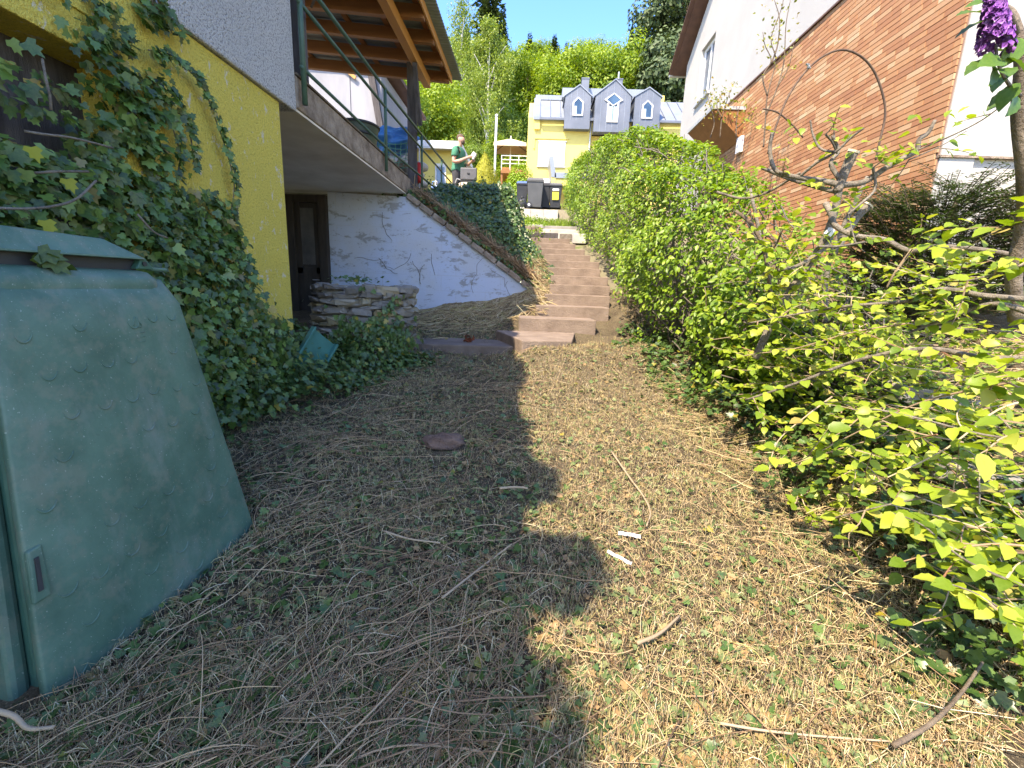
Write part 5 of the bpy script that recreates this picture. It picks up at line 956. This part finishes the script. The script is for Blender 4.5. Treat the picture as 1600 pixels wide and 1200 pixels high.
brs = [br('branch', [(1.781,2.980,1.921), (1.790,2.920,1.850), (1.780,2.850,1.778), (1.855,2.780,1.715), (1.962,2.700,1.689), (2.015,2.620,1.636), (2.047,2.580,1.621), (2.106,2.500,1.639), (2.247,2.400,1.617), (2.337,2.300,1.580)], .022, .014, PH, po),
       br('branch', [(1.850,3.000,2.030), (1.998,3.000,2.056), (2.114,3.000,2.139), (2.196,3.000,2.191), (2.269,3.000,2.235), (2.270,3.000,2.298), (2.313,3.000,2.334), (2.338,3.000,2.403)], .024, .012, PH, po),
       br('branch', [(1.849,3.000,2.037), (1.760,3.050,2.067), (1.627,3.100,2.097), (1.535,3.150,2.144), (1.504,3.200,2.273), (1.503,3.200,2.386)], .024, .012, PH, po),
       br('branch', [(1.851,3.000,2.066), (1.811,3.050,2.168), (1.875,3.100,2.252), (1.820,3.100,2.338)], .018, .01, PH, po),
       br('branch', [(1.649,3.100,2.083), (1.695,3.000,2.152), (1.737,2.900,2.187), (1.781,2.850,2.251), (1.810,2.800,2.285)], .012, .006, PH, po),
       br('branch', [(1.737,2.900,2.187), (1.678,2.950,2.219), (1.648,3.000,2.310), (1.620,3.000,2.386)], .01, .006, PH, po),
       br('branch', [(1.665,2.900,2.280), (1.721,2.920,2.247), (1.779,2.950,2.194)], .008, .006, PH, po),
       br('branch', [(2.035,3.000,2.136), (2.036,2.950,2.007), (1.937,2.900,1.912), (1.874,2.900,1.849)], .01, .008, PH, po),
       br('branch', [(1.515,2.900,1.514), (1.608,2.900,1.533), (1.717,2.920,1.595), (1.814,2.960,1.669), (1.873,3.000,1.763)], .012, .02, PH, po),
       br('branch', [(1.619,2.700,1.640), (1.725,2.700,1.644), (1.867,2.700,1.673)], .009, .007, PH, po),
       br('branch', [(1.513,3.300,2.195), (1.666,3.250,2.124), (1.776,3.100,2.041), (1.849,3.000,1.993)], .014, .018, PH, po),
       br('branch', [(1.351,3.600,2.096), (1.500,3.500,2.038), (1.627,3.400,2.065), (1.716,3.200,2.145)], .012, .01, PH, po),
       br('branch', [(2.035,2.580,1.627), (2.015,2.600,1.561), (1.997,2.620,1.493), (1.997,2.650,1.424)], .011, .006, PH, po, 'stick'),
       br('branch', [(2.261,3.000,2.235), (2.348,2.900,2.280), (2.418,2.800,2.332), (2.426,2.700,2.376), (2.463,2.700,2.422)], .006, .003, PH, po),
       br('branch', [(2.235,3.000,2.185), (2.403,3.000,2.267), (2.531,3.000,2.350)], .005, .003, PH, po),
       br('branch', [(1.467,3.500,1.950), (1.550,3.400,1.842), (1.643,3.350,1.654), (1.713,3.300,1.325)], .014, .02, PH, po, 'bark_dark'),
       br('branch', [(1.578,3.400,1.499), (1.626,3.400,1.635), (1.677,3.300,1.694), (1.660,3.200,1.787)], .012, .008, PH, po, 'bark_dark')]
LP, LN, LD, LS = [], [], [], []
def leaf_at(p, dr, s):
    LP.append(tuple(p)); d = Vector(dr).normalized(); LD.append(tuple(d)); u = Vector((0, 0, 1)) + Vector((random.gauss(0, .45), random.gauss(-.2, .45), 0)); LN.append(tuple(u)); LS.append(s)
def twigs_on(C_, root, o0, every=5, L=(.12, .35), s=(.045, .07), mb=None, up=.1, prob=.8, nl=6, start=0):
    for i in range(start, len(C_), every):
        if random.random() > prob: continue
        d = Vector((random.gauss(0, 1), random.gauss(-.2, 1), random.gauss(up, .6))).normalized(); l = random.uniform(*L); p = C_[i]; q = [p]
        for k in range(3): d = (d + Vector((random.gauss(0, .18), random.gauss(0, .18), random.gauss(-.02, .15)))).normalized(); q.append(q[-1] + d * l / 3)
        mb.tube([v - o0 for v in cr(q, 2)], taper(len(cr(q, 2)), .0035, .0012), 4)
        for k in range(nl):
            t_ = (k + 1) / nl; pos = q[0].lerp(q[1], t_ * 3) if t_ < .33 else (q[1].lerp(q[2], t_ * 3 - 1) if t_ < .67 else q[2].lerp(q[3], t_ * 3 - 2)); side = d.cross(Vector((0, 0, 1))) * (1 if k % 2 else -1)
            leaf_at(pos - o0, d * .6 + side * .8 + Vector((0, 0, -.35 + random.gauss(0, .25))), random.uniform(*s))
tw = MB()
for i, C_ in enumerate(brs): twigs_on(C_, PH, po, 5, (.1, .3), (.04, .062), tw, .2, .22 if i in (1, 2, 3, 4, 5) else .55, 5)
for c, nn_ in (((1.587,3.100,2.339), 12), ((2.340,3.000,2.379), 10), ((2.062,2.950,2.202), 20), ((2.026,3.100,2.175), 10), ((2.159,3.300,2.001), 14), ((1.631,2.950,1.450), 30), ((1.760,2.950,1.610), 22), ((1.544,3.100,1.612), 26), ((1.437,3.200,1.821), 22), ((1.668,3.100,1.854), 20), ((1.509,2.800,1.216), 34), ((1.784,2.950,1.799), 10)):
    for _ in range(nn_): leaf_at(Vector(c) - po + Vector((random.gauss(0, .09), random.gauss(0, .1), random.gauss(0, .06))), (random.gauss(0, 1), random.gauss(-.3, 1), -.5), random.uniform(.05, .075))
tw.build('twigs', 'bark', PH)['kind'] = 'stuff'
leaf_plant(PH, 'young_leaf', np.array(LP), np.array(LN), np.array(LD), np.array(LS), T_RICH, np.array(LS), 300)

# bright young shoots reaching in from the right
LP, LN, LD, LS = [], [], [], []
FS = thing('hornbeam_shrub', 'bright yellow-green hornbeam shoots with large young leaves in the right foreground', 'shrub', (1.9, 1.9, .5)); fo = Vector((1.9, 1.9, .5)); tw = MB()
shoots = [[(2.073,1.900,1.377), (1.918,2.000,1.390), (1.817,2.100,1.412), (1.771,2.200,1.357), (1.652,2.400,1.322), (1.552,2.600,1.275), (1.341,2.800,1.190)], [(1.984,1.800,1.305), (1.880,1.900,1.357), (1.832,2.000,1.312), (1.721,2.100,1.216)],
          [(1.800,1.600,1.180), (1.687,1.700,1.159), (1.605,1.850,1.171), (1.474,2.000,1.103), (1.312,2.200,0.938), (1.168,2.350,0.813)], [(1.591,1.400,1.143), (1.513,1.500,1.087), (1.389,1.600,0.996), (1.264,1.700,0.841), (1.153,1.800,0.690)],
          [(1.471,1.250,0.984), (1.399,1.350,0.966), (1.245,1.400,0.994), (1.142,1.450,1.006), (1.098,1.500,0.990)], [(1.569,1.300,0.831), (1.499,1.400,0.759), (1.377,1.500,0.679), (1.231,1.550,0.595), (1.182,1.600,0.540)],
          [(1.502,1.200,0.679), (1.415,1.250,0.663), (1.326,1.300,0.605), (1.228,1.350,0.520)], [(1.478,1.150,0.571), (1.385,1.200,0.590), (1.317,1.250,0.615), (1.231,1.300,0.686), (1.171,1.350,0.699)],
          [(1.441,1.100,0.508), (1.392,1.150,0.504), (1.327,1.200,0.533), (1.261,1.250,0.535)], [(1.952,1.700,1.026), (1.782,1.700,0.968), (1.633,1.700,0.808), (1.464,1.700,0.693), (1.348,1.750,0.581)],
          [(1.562,1.500,1.636), (1.578,1.600,1.613), (1.580,1.700,1.584), (1.596,1.800,1.538)], [(1.812,1.700,1.527), (1.794,1.800,1.487), (1.711,1.900,1.439), (1.639,2.000,1.464), (1.573,2.100,1.519)],
          [(1.794,2.200,1.254), (1.678,2.400,1.185), (1.516,2.600,1.067), (1.295,2.800,0.971), (1.201,2.900,0.783)], [(1.606,2.400,1.047), (1.559,2.700,1.151), (1.413,2.900,1.285), (1.293,3.200,1.312)],
          [(2.441,2.200,1.236), (2.187,2.300,1.231), (1.968,2.500,1.255), (1.796,2.800,1.417), (1.625,3.000,1.530)], [(1.561,1.350,1.054), (1.485,1.400,1.118), (1.416,1.450,1.125)],
          [(1.922,2.900,1.498), (1.731,3.000,1.612), (1.536,3.200,1.722), (1.357,3.400,1.780)], [(1.809,2.800,1.342), (1.645,3.000,1.411), (1.448,3.200,1.447), (1.260,3.500,1.397)],
          [(1.575,2.300,0.862), (1.401,2.200,0.780), (1.224,2.100,0.672), (1.147,2.000,0.546)], [(1.368,1.150,0.962), (1.347,1.200,0.996), (1.315,1.250,1.051)]]
for i, pts in enumerate(shoots):
    th = i in (0, 1, 2); C_ = br('shoot', pts, .013 if th else .0045, .005 if th else .0018, FS, fo, 'bark' if th or i % 3 else 'stick', 7)
    near = (Vector(pts[-1])).y; twigs_on(C_, FS, fo, 3, (.07, .24), (.042, .062) if near > 2 else (.05, .074), tw, .05, .75 if near > 2 else .62, 6 if near > 2 else 5, 2)
    for k in range(3, len(C_), 2): leaf_at(C_[k] - fo, (random.gauss(-.5, .6), random.gauss(0, .6), random.gauss(-.4, .3)), random.uniform(.045, .07))
random.seed(33)
for i in range(232):
    y = random.uniform(1.25, 3.5) if i < 75 else random.uniform(2.4, 4.3); p = Vector((random.uniform(1.15, 1.75) + .28 * (y - 1) * random.random() + .55 * random.random(), y, 0)); p.x += random.uniform(0, 1.0) * (i >= 75); p.z = float(gz(p.x, p.y)[0]) + random.uniform(.12, .75 if i < 75 else 1.0) * (1 if y > 1.8 else .6)
    if i >= 195: y = random.uniform(1.15, 2.6); p = Vector((1.2 + .12 * y + random.uniform(0, .9), y, 0)); p.z = float(gz(p.x, p.y)[0]) + random.uniform(.06, .45)
    elif i >= 150: p = Vector((random.uniform(1.45, 2.2), random.uniform(2.7, 3.7), random.uniform(.85, 1.55)))
    d = Vector((random.gauss(-.55, .45), random.gauss(-.35, .5), random.gauss(.05, .2))).normalized(); q = [p + Vector((-d.x * .3, -d.y * .3, -.08))]
    for k in range(4): q.append(q[-1] + d * random.uniform(.08, .16)); d = (d + Vector((random.gauss(0, .2), random.gauss(0, .2), random.gauss(-.03, .1)))).normalized()
    C_ = cr(q, 3); tw.tube([c - fo for c in C_], taper(len(C_), .0035, .0014), 5); twigs_on(C_, FS, fo, 3, (.06, .18), (.036, .06), tw, .05, .6, 5, 2)
    for k in range(2, len(C_), 2): leaf_at(C_[k] - fo, (random.gauss(-.5, .6), random.gauss(0, .6), random.gauss(-.4, .3)), random.uniform(.04, .062))
tw.build('twigs', 'stick', FS)['kind'] = 'stuff'
leaf_plant(FS, 'young_leaf', np.array(LP), np.array(LN), np.array(LD), np.array(LS), T_RICH, np.array(LS) - .05 * np.linalg.norm(np.array(LP) + np.array(fo) - np.array([0, 0, 1.35]), axis=1), 300)

# lilac at the right edge
LL = thing('lilac', 'lilac trunk with one purple flower panicle at the upper right edge', 'lilac', (2.2, 2.1, .8)); lo_ = Vector((2.2, 2.1, .8))
br('trunk', [(2.276,2.200,1.289), (2.161,2.150,1.487), (2.096,2.100,1.670), (1.954,2.000,1.848), (1.824,1.950,2.060), (1.738,1.900,2.229), (1.668,1.900,2.349), (1.607,1.900,2.465), (2.0, 1.95, 3.0), (1.98, 2.0, 3.5)], .03, .016, LL, lo_, 'lilac_bark', 10)
br('branch', [(1.711,1.900,2.289), (1.609,1.850,2.341), (1.571,1.850,2.379), (1.504,1.850,2.416)], .012, .006, LL, lo_, 'bark_dark'); br('branch', [(1.785,1.920,2.113), (1.666,1.850,2.125), (1.573,1.800,2.162), (1.550,1.800,2.220)], .006, .004, LL, lo_, 'bark')
c = Vector((1.536,1.800,2.273)) - lo_; n = 420; q = RNG.random(n) ** .7; a = RNG.uniform(0, 6.28, n); rr = (.046 * (1 - .75 * q) + .008) * (.8 + .3 * RNG.random(n)); ax = np.array([-.25, 0, .97]); P = np.array(c)[None] + np.stack([rr * np.cos(a), rr * np.sin(a), (q - .45) * .17], 1) + np.outer((q - .4) * .17, np.array([-.3, 0, 0]))
fl = MB(); T_FL = (np.array([(0, 0, -.5), (.5, .5, .1), (.5, -.5, .1), (-.5, -.5, .1), (-.5, .5, .1), (0, .7, 0), (.7, 0, 0)]), np.array([(0, 2, 1), (0, 3, 2), (0, 4, 3), (0, 1, 4)]))
leaf_object('flower_panicle', 'lilac_flower', P, np.stack([np.cos(a), np.sin(a), .2 + 0 * a], 1) + rand_dirs(n) * .3, rand_dirs(n), RNG.uniform(.012, .018, n), T_FL, LL, 'stuff')
lp = [(1530, 92), (1528, 110), (1520, 60), (1535, 25), (1525, 45), (1545, 105), (1560, 120), (1555, 95), (1585, 85), (1590, 145), (1575, 155), (1585, 165), (1560, 175), (1530, 165)]
P = np.array([(1.538,1.800,2.177), (1.556,1.800,2.162), (1.577,1.800,2.146), (1.656,1.850,2.161), (1.664,1.850,2.215), (1.600,1.800,2.182), (1.694,1.850,2.126), (1.756,1.900,2.105), (1.754,1.900,2.126), (1.498,1.800,2.291), (1.472,1.800,2.313), (1.522,1.800,2.360), (1.633,1.800,2.240), (1.566,1.780,2.163)]) - np.array(lo_)
D = np.array([(-.7, 0, -.6), (-.5, 0, -.9), (-.1, 0, -1), (-.3, 0, -.9), (-.2, 0, .4), (.5, 0, -.2), (-.5, 0, -.7), (-.5, 0, -.8), (-.8, 0, -.3), (-.6, 0, .3), (-.8, 0, -.2), (-.5, 0, .4), (-.3, 0, -.6), (-.6, 0, -.3)])
for i in range(len(P)): leaf_object('leaf', 'lilac_leaf', P[i:i + 1], rand_dirs(1) * .7 + np.array([-.2, -.8, .4]), D[i:i + 1], np.array([random.uniform(.075, .105)]), T_RICH, LL)

n = 90; P = np.array([(2.0, 2.0, 3.2)]) + RNG.normal(0, .28, (n, 3)) * np.array([1, 1, .8]) - np.array(lo_); P[:, 2] = np.maximum(P[:, 2], 2.15)
leaf_object('crown_foliage', 'lilac_leaf', P, rand_dirs(n) + np.array([0, 0, .8]), rand_dirs(n) + np.array([0, 0, -.5]), RNG.uniform(.06, .1, n), T_RICH, LL, 'stuff')
# dark yew by the house corner
YW = thing('yew_shrub', 'dark green yew shrub in front of the white house corner', 'shrub', (3.55, 4.15, 1.3)); yo = np.array([3.35, 4.1, 1.3]); Pn, Nn, Dn, Sn = [], [], [], []; SC = []
for i in range(2300):
    th = random.uniform(0, 6.28); rr = .62 * math.sqrt(random.random()); base = Vector((rr * math.cos(th) * 1.15, rr * math.sin(th) * .6, random.uniform(-.05, 1.12) * (1 - .45 * rr))); d = Vector((math.cos(th) * .8, math.sin(th) * .8, random.uniform(.05, .9))).normalized(); L = random.uniform(.14, .34)
    pts = [base + d * L * k / 4 + Vector((0, 0, -.04 * (k / 4) ** 2)) for k in range(5)]; SC.append([tuple(p) for p in pts]); sd = d.cross(Vector((random.gauss(0, .3), random.gauss(0, .3), 1))).normalized()
    for k in range(26):
        t_ = k / 25; p = base + d * L * t_ + Vector((0, 0, -.04 * t_ * t_)); Pn.append(tuple(p)); Dn.append(tuple(sd * (1 if k % 2 else -1) + d * .5)); Nn.append((random.gauss(0, .2), random.gauss(0, .2), 1)); Sn.append(random.uniform(.03, .048))
leaf_object('needles', 'yew', np.array(Pn), np.array(Nn), np.array(Dn), np.array(Sn), T_NEEDLE, YW, 'stuff'); o = link('shoots', np_mesh('shoots', *strands(np.array(SC), np.full(len(SC), .003))), 'bark_dark', YW); o['kind'] = 'stuff'
MB().tube(cr([(0, 0, -.3), (.03, 0, .2), (-.02, .03, .6), (.02, 0, .95)], 4), taper(13, .04, .012), 7).build('trunk', 'bark_dark', YW, True)

# climbing rose shoots before the brick wall, wire hoop
def rose(label, stems, nleaf, s):
    T_ = thing('climbing_rose', label, 'rose', stems[0][0]); o0 = Vector(stems[0][0]); lp_ = []
    for pts in stems:
        C_ = br('stem', pts, .012, .004, T_, o0, 'bark_dark', 6); lp_ += [c for c in C_[len(C_) // 2:]]
    n = nleaf; P = np.array([random.choice(lp_) + Vector((random.gauss(0, .1), random.gauss(0, .1), random.gauss(0, .1))) - o0 for _ in range(n)])
    leaf_plant(T_, 'rose_leaf', P, rand_dirs(n) + np.array([-.3, -.3, .5]), rand_dirs(n), RNG.uniform(s * .7, s * 1.2, n), T_LEAF, RNG.random(n), 120)
rose('tall bare climbing rose with small yellowish leaves against the brick wall', [[(3.470,7.600,3.586), (3.444,7.600,3.941), (3.419,7.600,4.288), (3.467,7.600,4.756), (3.357,7.600,5.043), (3.448,7.600,5.450), (3.436,7.600,5.687)], [(3.440,7.600,4.028), (3.549,7.600,4.420), (3.587,7.600,4.758), (3.541,7.600,5.210), (3.552,7.600,5.531)], [(3.419,7.600,4.288), (3.314,7.600,4.542), (3.402,7.600,4.754), (3.278,7.600,4.959), (3.225,7.600,5.123)], [(3.549,7.600,4.420), (3.666,7.600,4.676), (3.691,7.600,4.967)], [(3.409,7.600,4.713), (3.462,7.600,4.963), (3.437,7.600,5.289), (3.327,7.600,5.527)]], 130, .05)
rose('low yellowish climbing rose beside the door canopy and the white house window', [[(3.491,10.000,4.441), (3.529,10.000,4.734), (3.384,10.000,5.077), (3.305,10.000,5.302)], [(3.644,9.900,4.415), (3.635,9.900,4.761), (3.683,9.900,5.047), (3.739,9.900,5.273)], [(3.917,9.800,4.392), (3.885,9.800,4.790), (3.943,9.800,5.072)], [(3.635,9.900,4.761), (3.506,9.900,4.986), (3.574,9.900,5.214)], [(3.917,9.800,4.564), (4.006,9.600,4.670), (4.110,9.600,4.783)]], 260, .06)
HP = W('wire_hoop', 'rusty wire hoop arching above the hedge before the brick wall', 'hoop', (2.9, 4.6, 1.9))
HP.part(MB().tube(cr([(2.149,4.600,2.650), (2.194,4.600,2.921), (2.269,4.600,3.159), (2.389,4.600,3.351), (2.525,4.600,3.465), (2.673,4.600,3.508), (2.832,4.600,3.461), (2.972,4.600,3.343), (3.089,4.600,3.151), (3.138,4.600,2.996), (3.137,4.600,2.811), (3.130,4.600,2.622)], 8), .009, 7), 'arch', 'rust', True)
HP.part(MB().tube(cr([(2.046,4.600,3.023), (2.182,4.600,2.995), (2.330,4.600,2.897), (2.445,4.600,2.793)], 6), .007, 6), 'side_loop', 'rust', True); HP.part(MB().tube([(2.382,4.590,3.357), (2.409,4.620,3.401), (2.361,4.580,3.383), (2.411,4.600,3.357)], .008, 5), 'wire_tie', 'grey_metal')

# ------------------------------------------------------------------ garden shrubs at the top
def topiary(label, c, r, h, mat, n, conical=True, group=None, name='topiary', s=.03):
    T_ = thing(name, label, 'topiary' if conical else 'shrub', c, 0, group)
    q = RNG.random(n); a = RNG.uniform(0, 6.28, n); zz = 1 - np.sqrt(1 - q) if conical else None
    if conical:
        prof = np.interp(zz, [0, .08, .22, .5, .8, 1], [.8, .95, 1, .72, .3, 0.02]); P = np.stack([r * prof * np.cos(a), r * prof * np.sin(a), h * zz], 1); N = np.stack([np.cos(a), np.sin(a), np.full(n, .45)], 1)
    else:
        v = rand_dirs(n); v[:, 2] = np.abs(v[:, 2] + .15); N = v; f = 1 + .14 * nz(v, 3, n % 7); P = v * np.array([r, r, h]) * f[:, None] * (1 - .12 * RNG.random(n))[:, None]
    leaf_object('foliage', mat, P, N + rand_dirs(n) * .5, rand_dirs(n) + np.array([0, 0, .4]), RNG.uniform(s * .7, s * 1.3, n), T_DIAMOND if conical else T_LEAF, T_, 'stuff')
    if conical: MB().lathe([(r * .75 * b, h * a_) for a_, b in ((0, .8), (.22, 1), (.5, .72), (.8, .3), (.95, .08))], 16).build('inner_core', mat, T_, True)
    MB().tube([(0, 0, -.4), (0, 0, h * .5)], .04, 6).build('trunk', 'bark_dark', T_)
topiary('larger clipped golden conifer cone behind the grey tool case', (-1.40, 13.4, 3.6), .56, 1.38, 'thuja', 9000, s=.035)
topiary('smaller clipped golden conifer cone in front of the larger one', (-1.24, 12.4, 3.42), .33, 1.02, 'thuja', 5000, s=.03)
topiary('round bright yellow-green clipped bush left of the bins', (-.62, 19.6, 4.5), .66, 1.62, 'round_bush', 5200, False, None, 'round_bush', .07)
topiary('low variegated pale shrub below the round bright bush', (-.88, 14.6, 3.5), .34, .62, 'variegated', 1500, False, None, 'variegated_shrub', .055)
n = 2600; x = RNG.uniform(-.9, 1.3, n); y = RNG.uniform(12.6, 16.3, n); s = np.linspace(0, 1, 3)[None]; L = RNG.uniform(.06, .16, n)[:, None]; a = RNG.uniform(0, 6.28, n)[:, None]
stuff('grass', 'round_bush', strands(np.stack([x[:, None] + np.cos(a) * s * s * L * .6, y[:, None] + np.sin(a) * s * s * L * .6, g_upper(x, y)[:, None] + s * L], 2), np.full(n, .004)))
n = 1500; x = RNG.normal(-.15, .3, n); y = RNG.uniform(10.3, 15, n); P = np.stack([x - .1, y, g_upper(x, y) + RNG.uniform(.02, .3, n)], 1); stuff('weeds', 'hornbeam', leaves(P, rand_dirs(n) + np.array([0, -.2, .6]), rand_dirs(n), RNG.uniform(.04, .08, n), T_LEAF))

# ------------------------------------------------------------------ trees
def crown_mesh(name, kind, n, H_, r, mat, s):
    if kind == 'conifer':
        q = 1 - np.sqrt(1 - RNG.random(n)); a = RNG.uniform(0, 6.28, n); lay = np.floor(q * 13) / 13; fr_ = (q - lay) * 13; rad = r * (1 - q) ** .8 * (.55 + .55 * (1 - fr_)) * np.sqrt(RNG.random(n)) * (.75 + .35 * np.sin(a * 5 + lay * 40))
        P = np.stack([rad * np.cos(a), rad * np.sin(a), H_ * (.12 + .88 * q) - rad * .18], 1); D = np.stack([np.cos(a), np.sin(a), np.full(n, -.25)], 1) + rand_dirs(n) * .4; N = rand_dirs(n) * .5 + np.array([0, 0, 1.])
    elif kind == 'birch':
        m = 95; cz = RNG.random(m) ** .85; ca = RNG.uniform(0, 6.28, m); cr_ = r * np.sqrt(RNG.random(m)) * np.interp(cz, [0, .3, .65, .9, 1], [.85, 1, .75, .4, .15]) * RNG.uniform(.75, 1.2, m); i = RNG.integers(0, m, n); t_ = RNG.random(n) ** .8; L = H_ * RNG.uniform(.06, .2, m)[i] * RNG.uniform(.6, 1.2, n)
        sp = .16 + .3 * (1 - t_) * np.interp(cz[i], [0, 1], [1, .5]); P = np.stack([cr_[i] * np.cos(ca[i]) + RNG.normal(0, 1, n) * sp, cr_[i] * np.sin(ca[i]) + RNG.normal(0, 1, n) * sp, H_ * (.14 + .86 * cz[i]) - t_ * L], 1); D = rand_dirs(n) * .6 + np.array([0, 0, -1.]); N = rand_dirs(n) + np.array([0, 0, .3])
    else:
        m = 34; v = rand_dirs(m) * (RNG.random(m) ** .4)[:, None]; v[:, 2] = v[:, 2] * .9; C = v * np.array([r * .75, r * .75, H_ * .33]) + np.array([0, 0, H_ * .62]); i = RNG.integers(0, m, n); w = rand_dirs(n); rr = (r * .36) * RNG.random(n) ** .4
        P = C[i] + w * rr[:, None] * np.array([1, 1, .8]); N = w + rand_dirs(n) * .5 + np.array([0, 0, .4]); D = rand_dirs(n) + np.array([0, 0, -.3])
    V, T = leaves(P, N, D, RNG.uniform(s * .7, s * 1.35, n), T_DIAMOND); me = np_mesh(name, V, T); me.materials.append(M[mat]); return me
def trunk_mesh(H_, r, mat, limbs=5, spread=1.5):
    mb = MB(); P = cr([(0, 0, -1), (.05, 0, H_ * .3), (-.05, .05, H_ * .6), (0, 0, H_ * .92)], 4); mb.tube(P, taper(len(P), r, r * .15), 7)
    for k in range(limbs):
        a = 2.4 * k; z0 = H_ * (.3 + .5 * k / max(1, limbs)); Q = cr([(0, 0, z0), (spread * .5 * math.cos(a), spread * .5 * math.sin(a), z0 + H_ * .1), (spread * math.cos(a), spread * math.sin(a), z0 + H_ * .16)], 3); mb.tube(Q, taper(len(Q), r * .35, r * .08), 5)
    me = mb.mesh('trunk', True); me.materials.append(M[mat]); return me
def tree(name, label, cme, tme, x, y, sc=1, group=None, dz=0):
    T_ = thing(name, label, 'tree', (x, y, float(g_upper(x, y)) + dz), random.uniform(0, 6.28), group); T_.scale = (sc, sc, sc * random.uniform(.95, 1.08))
    for nm, me in (('crown', cme), ('trunk', tme)): o = bpy.data.objects.new(nm, me); COL.objects.link(o); o.parent = T_
    return T_
bt = trunk_mesh(12, .16, 'birch_bark', 9, 1.1)
tree('birch_tree', 'tall weeping birch with pale trunk left of the yellow house', crown_mesh('crown', 'birch', 30000, 12.0, 2.9, 'birch_leaf', .13), bt, -3.3, 33, 1)
tree('birch_tree', 'narrow birch with thin top rising beside the porch roof', crown_mesh('crown', 'birch', 15000, 13.0, 1.7, 'birch_leaf', .12), bt, -5.5, 35, 1.02)
con = [crown_mesh('crown', 'conifer', 9000, 14, 2.5, 'conifer', .34) for _ in range(2)]; ct = trunk_mesh(14, .2, 'bark_dark', 0)
tree('spruce_tree', 'dark spruce standing behind the weeping birch', con[0], ct, -4.8, 46, 1.22)
tree('pine_tree', 'big dark pine rising beside the white gable at the right', crown_mesh('crown', 'broad', 22000, 21, 5.2, 'pine', .34), trunk_mesh(19, .3, 'bark_dark', 6, 2.5), 13.0, 47, 1.0)
tree('pine_tree', 'dark pine with its dense crown right behind the zinc dormers', crown_mesh('crown', 'broad', 9000, 12, 3.6, 'pine', .38), trunk_mesh(11, .25, 'bark_dark', 5, 2), 11.0, 42, 1.0)
dec = [crown_mesh('crown', 'broad', 13000, 9, 3.2, m_, .2) for m_ in ('tree_leaf_a', 'tree_leaf_b', 'tree_leaf_a')]; dt = trunk_mesh(8, .18, 'bark_dark', 6, 1.7)
for lb, x, y, sc, k in (('fresh green tree seen under the porch roof beside the pale shed', -6.0, 21, .62, 1), ('light green tree behind the garden house and the dark post', -5.0, 24, .66, 0), ('leafy tree behind the blue tarpaulin far left', -8.4, 24, .85, 0), ('white flowering green tree beside the beige parasol', -2.0, 31, .55, 2), ('bushy green tree behind the man and the birch', -3.6, 28, .42, 1), ('small round green tree right behind the parasol pole', -1.6, 36, .75, 1)):
    tree('leafy_tree', lb, dec[k], dt, x, y, sc)
random.seed(21)
for i in range(64):
    y = random.uniform(44, 112); x = random.uniform(-.22, .42) * y
    if y < 58 and abs(x - 3) > 12: continue
    k = random.random()
    if k < .46: tree('leafy_tree', 'yellow-green spring tree in the wood on the hillside', dec[0], dt, x, y, random.uniform(.92, 1.28), 'trees of the hillside wood')
    elif k < .8: tree('leafy_tree', 'mid green leafy tree in the wood on the hillside', dec[1], dt, x, y, random.uniform(.92, 1.22), 'trees of the hillside wood')
    else: tree('spruce_tree', 'dark spruce scattered in the wood on the hillside', con[i % 2], ct, x, y, random.uniform(.7, 1.1), 'dark conifers of the hillside wood')
for r_, y, sc in ((.035, 104, .72), (.075, 106, .66), (.19, 90, 1.0), (.205, 92, .9), (.175, 94, .85), (-.01, 98, .7), (.12, 106, .62), (.05, 106, .7), (.225, 92, .95), (.06, 100, .7)): tree('spruce_tree', 'dark spruce standing on the skyline of the wooded hill', con[0], ct, r_ * y, y, sc, 'conifers on the skyline')
n = 42000; y = RNG.uniform(30, 120, n); x = y * RNG.uniform(-.3, .5, n); V = np.stack([x, y, y * 0], 1); f = nz(V, .35, 3); P = np.stack([x, y, g_upper(x, y) + np.abs(RNG.normal(0, 1.1, n)) * (1 + f) + .2], 1)
stuff('undergrowth', 'tree_leaf_b', leaves(P, rand_dirs(n) + np.array([0, -.5, .6]), rand_dirs(n), RNG.uniform(.3, .7, n), T_DIAMOND))
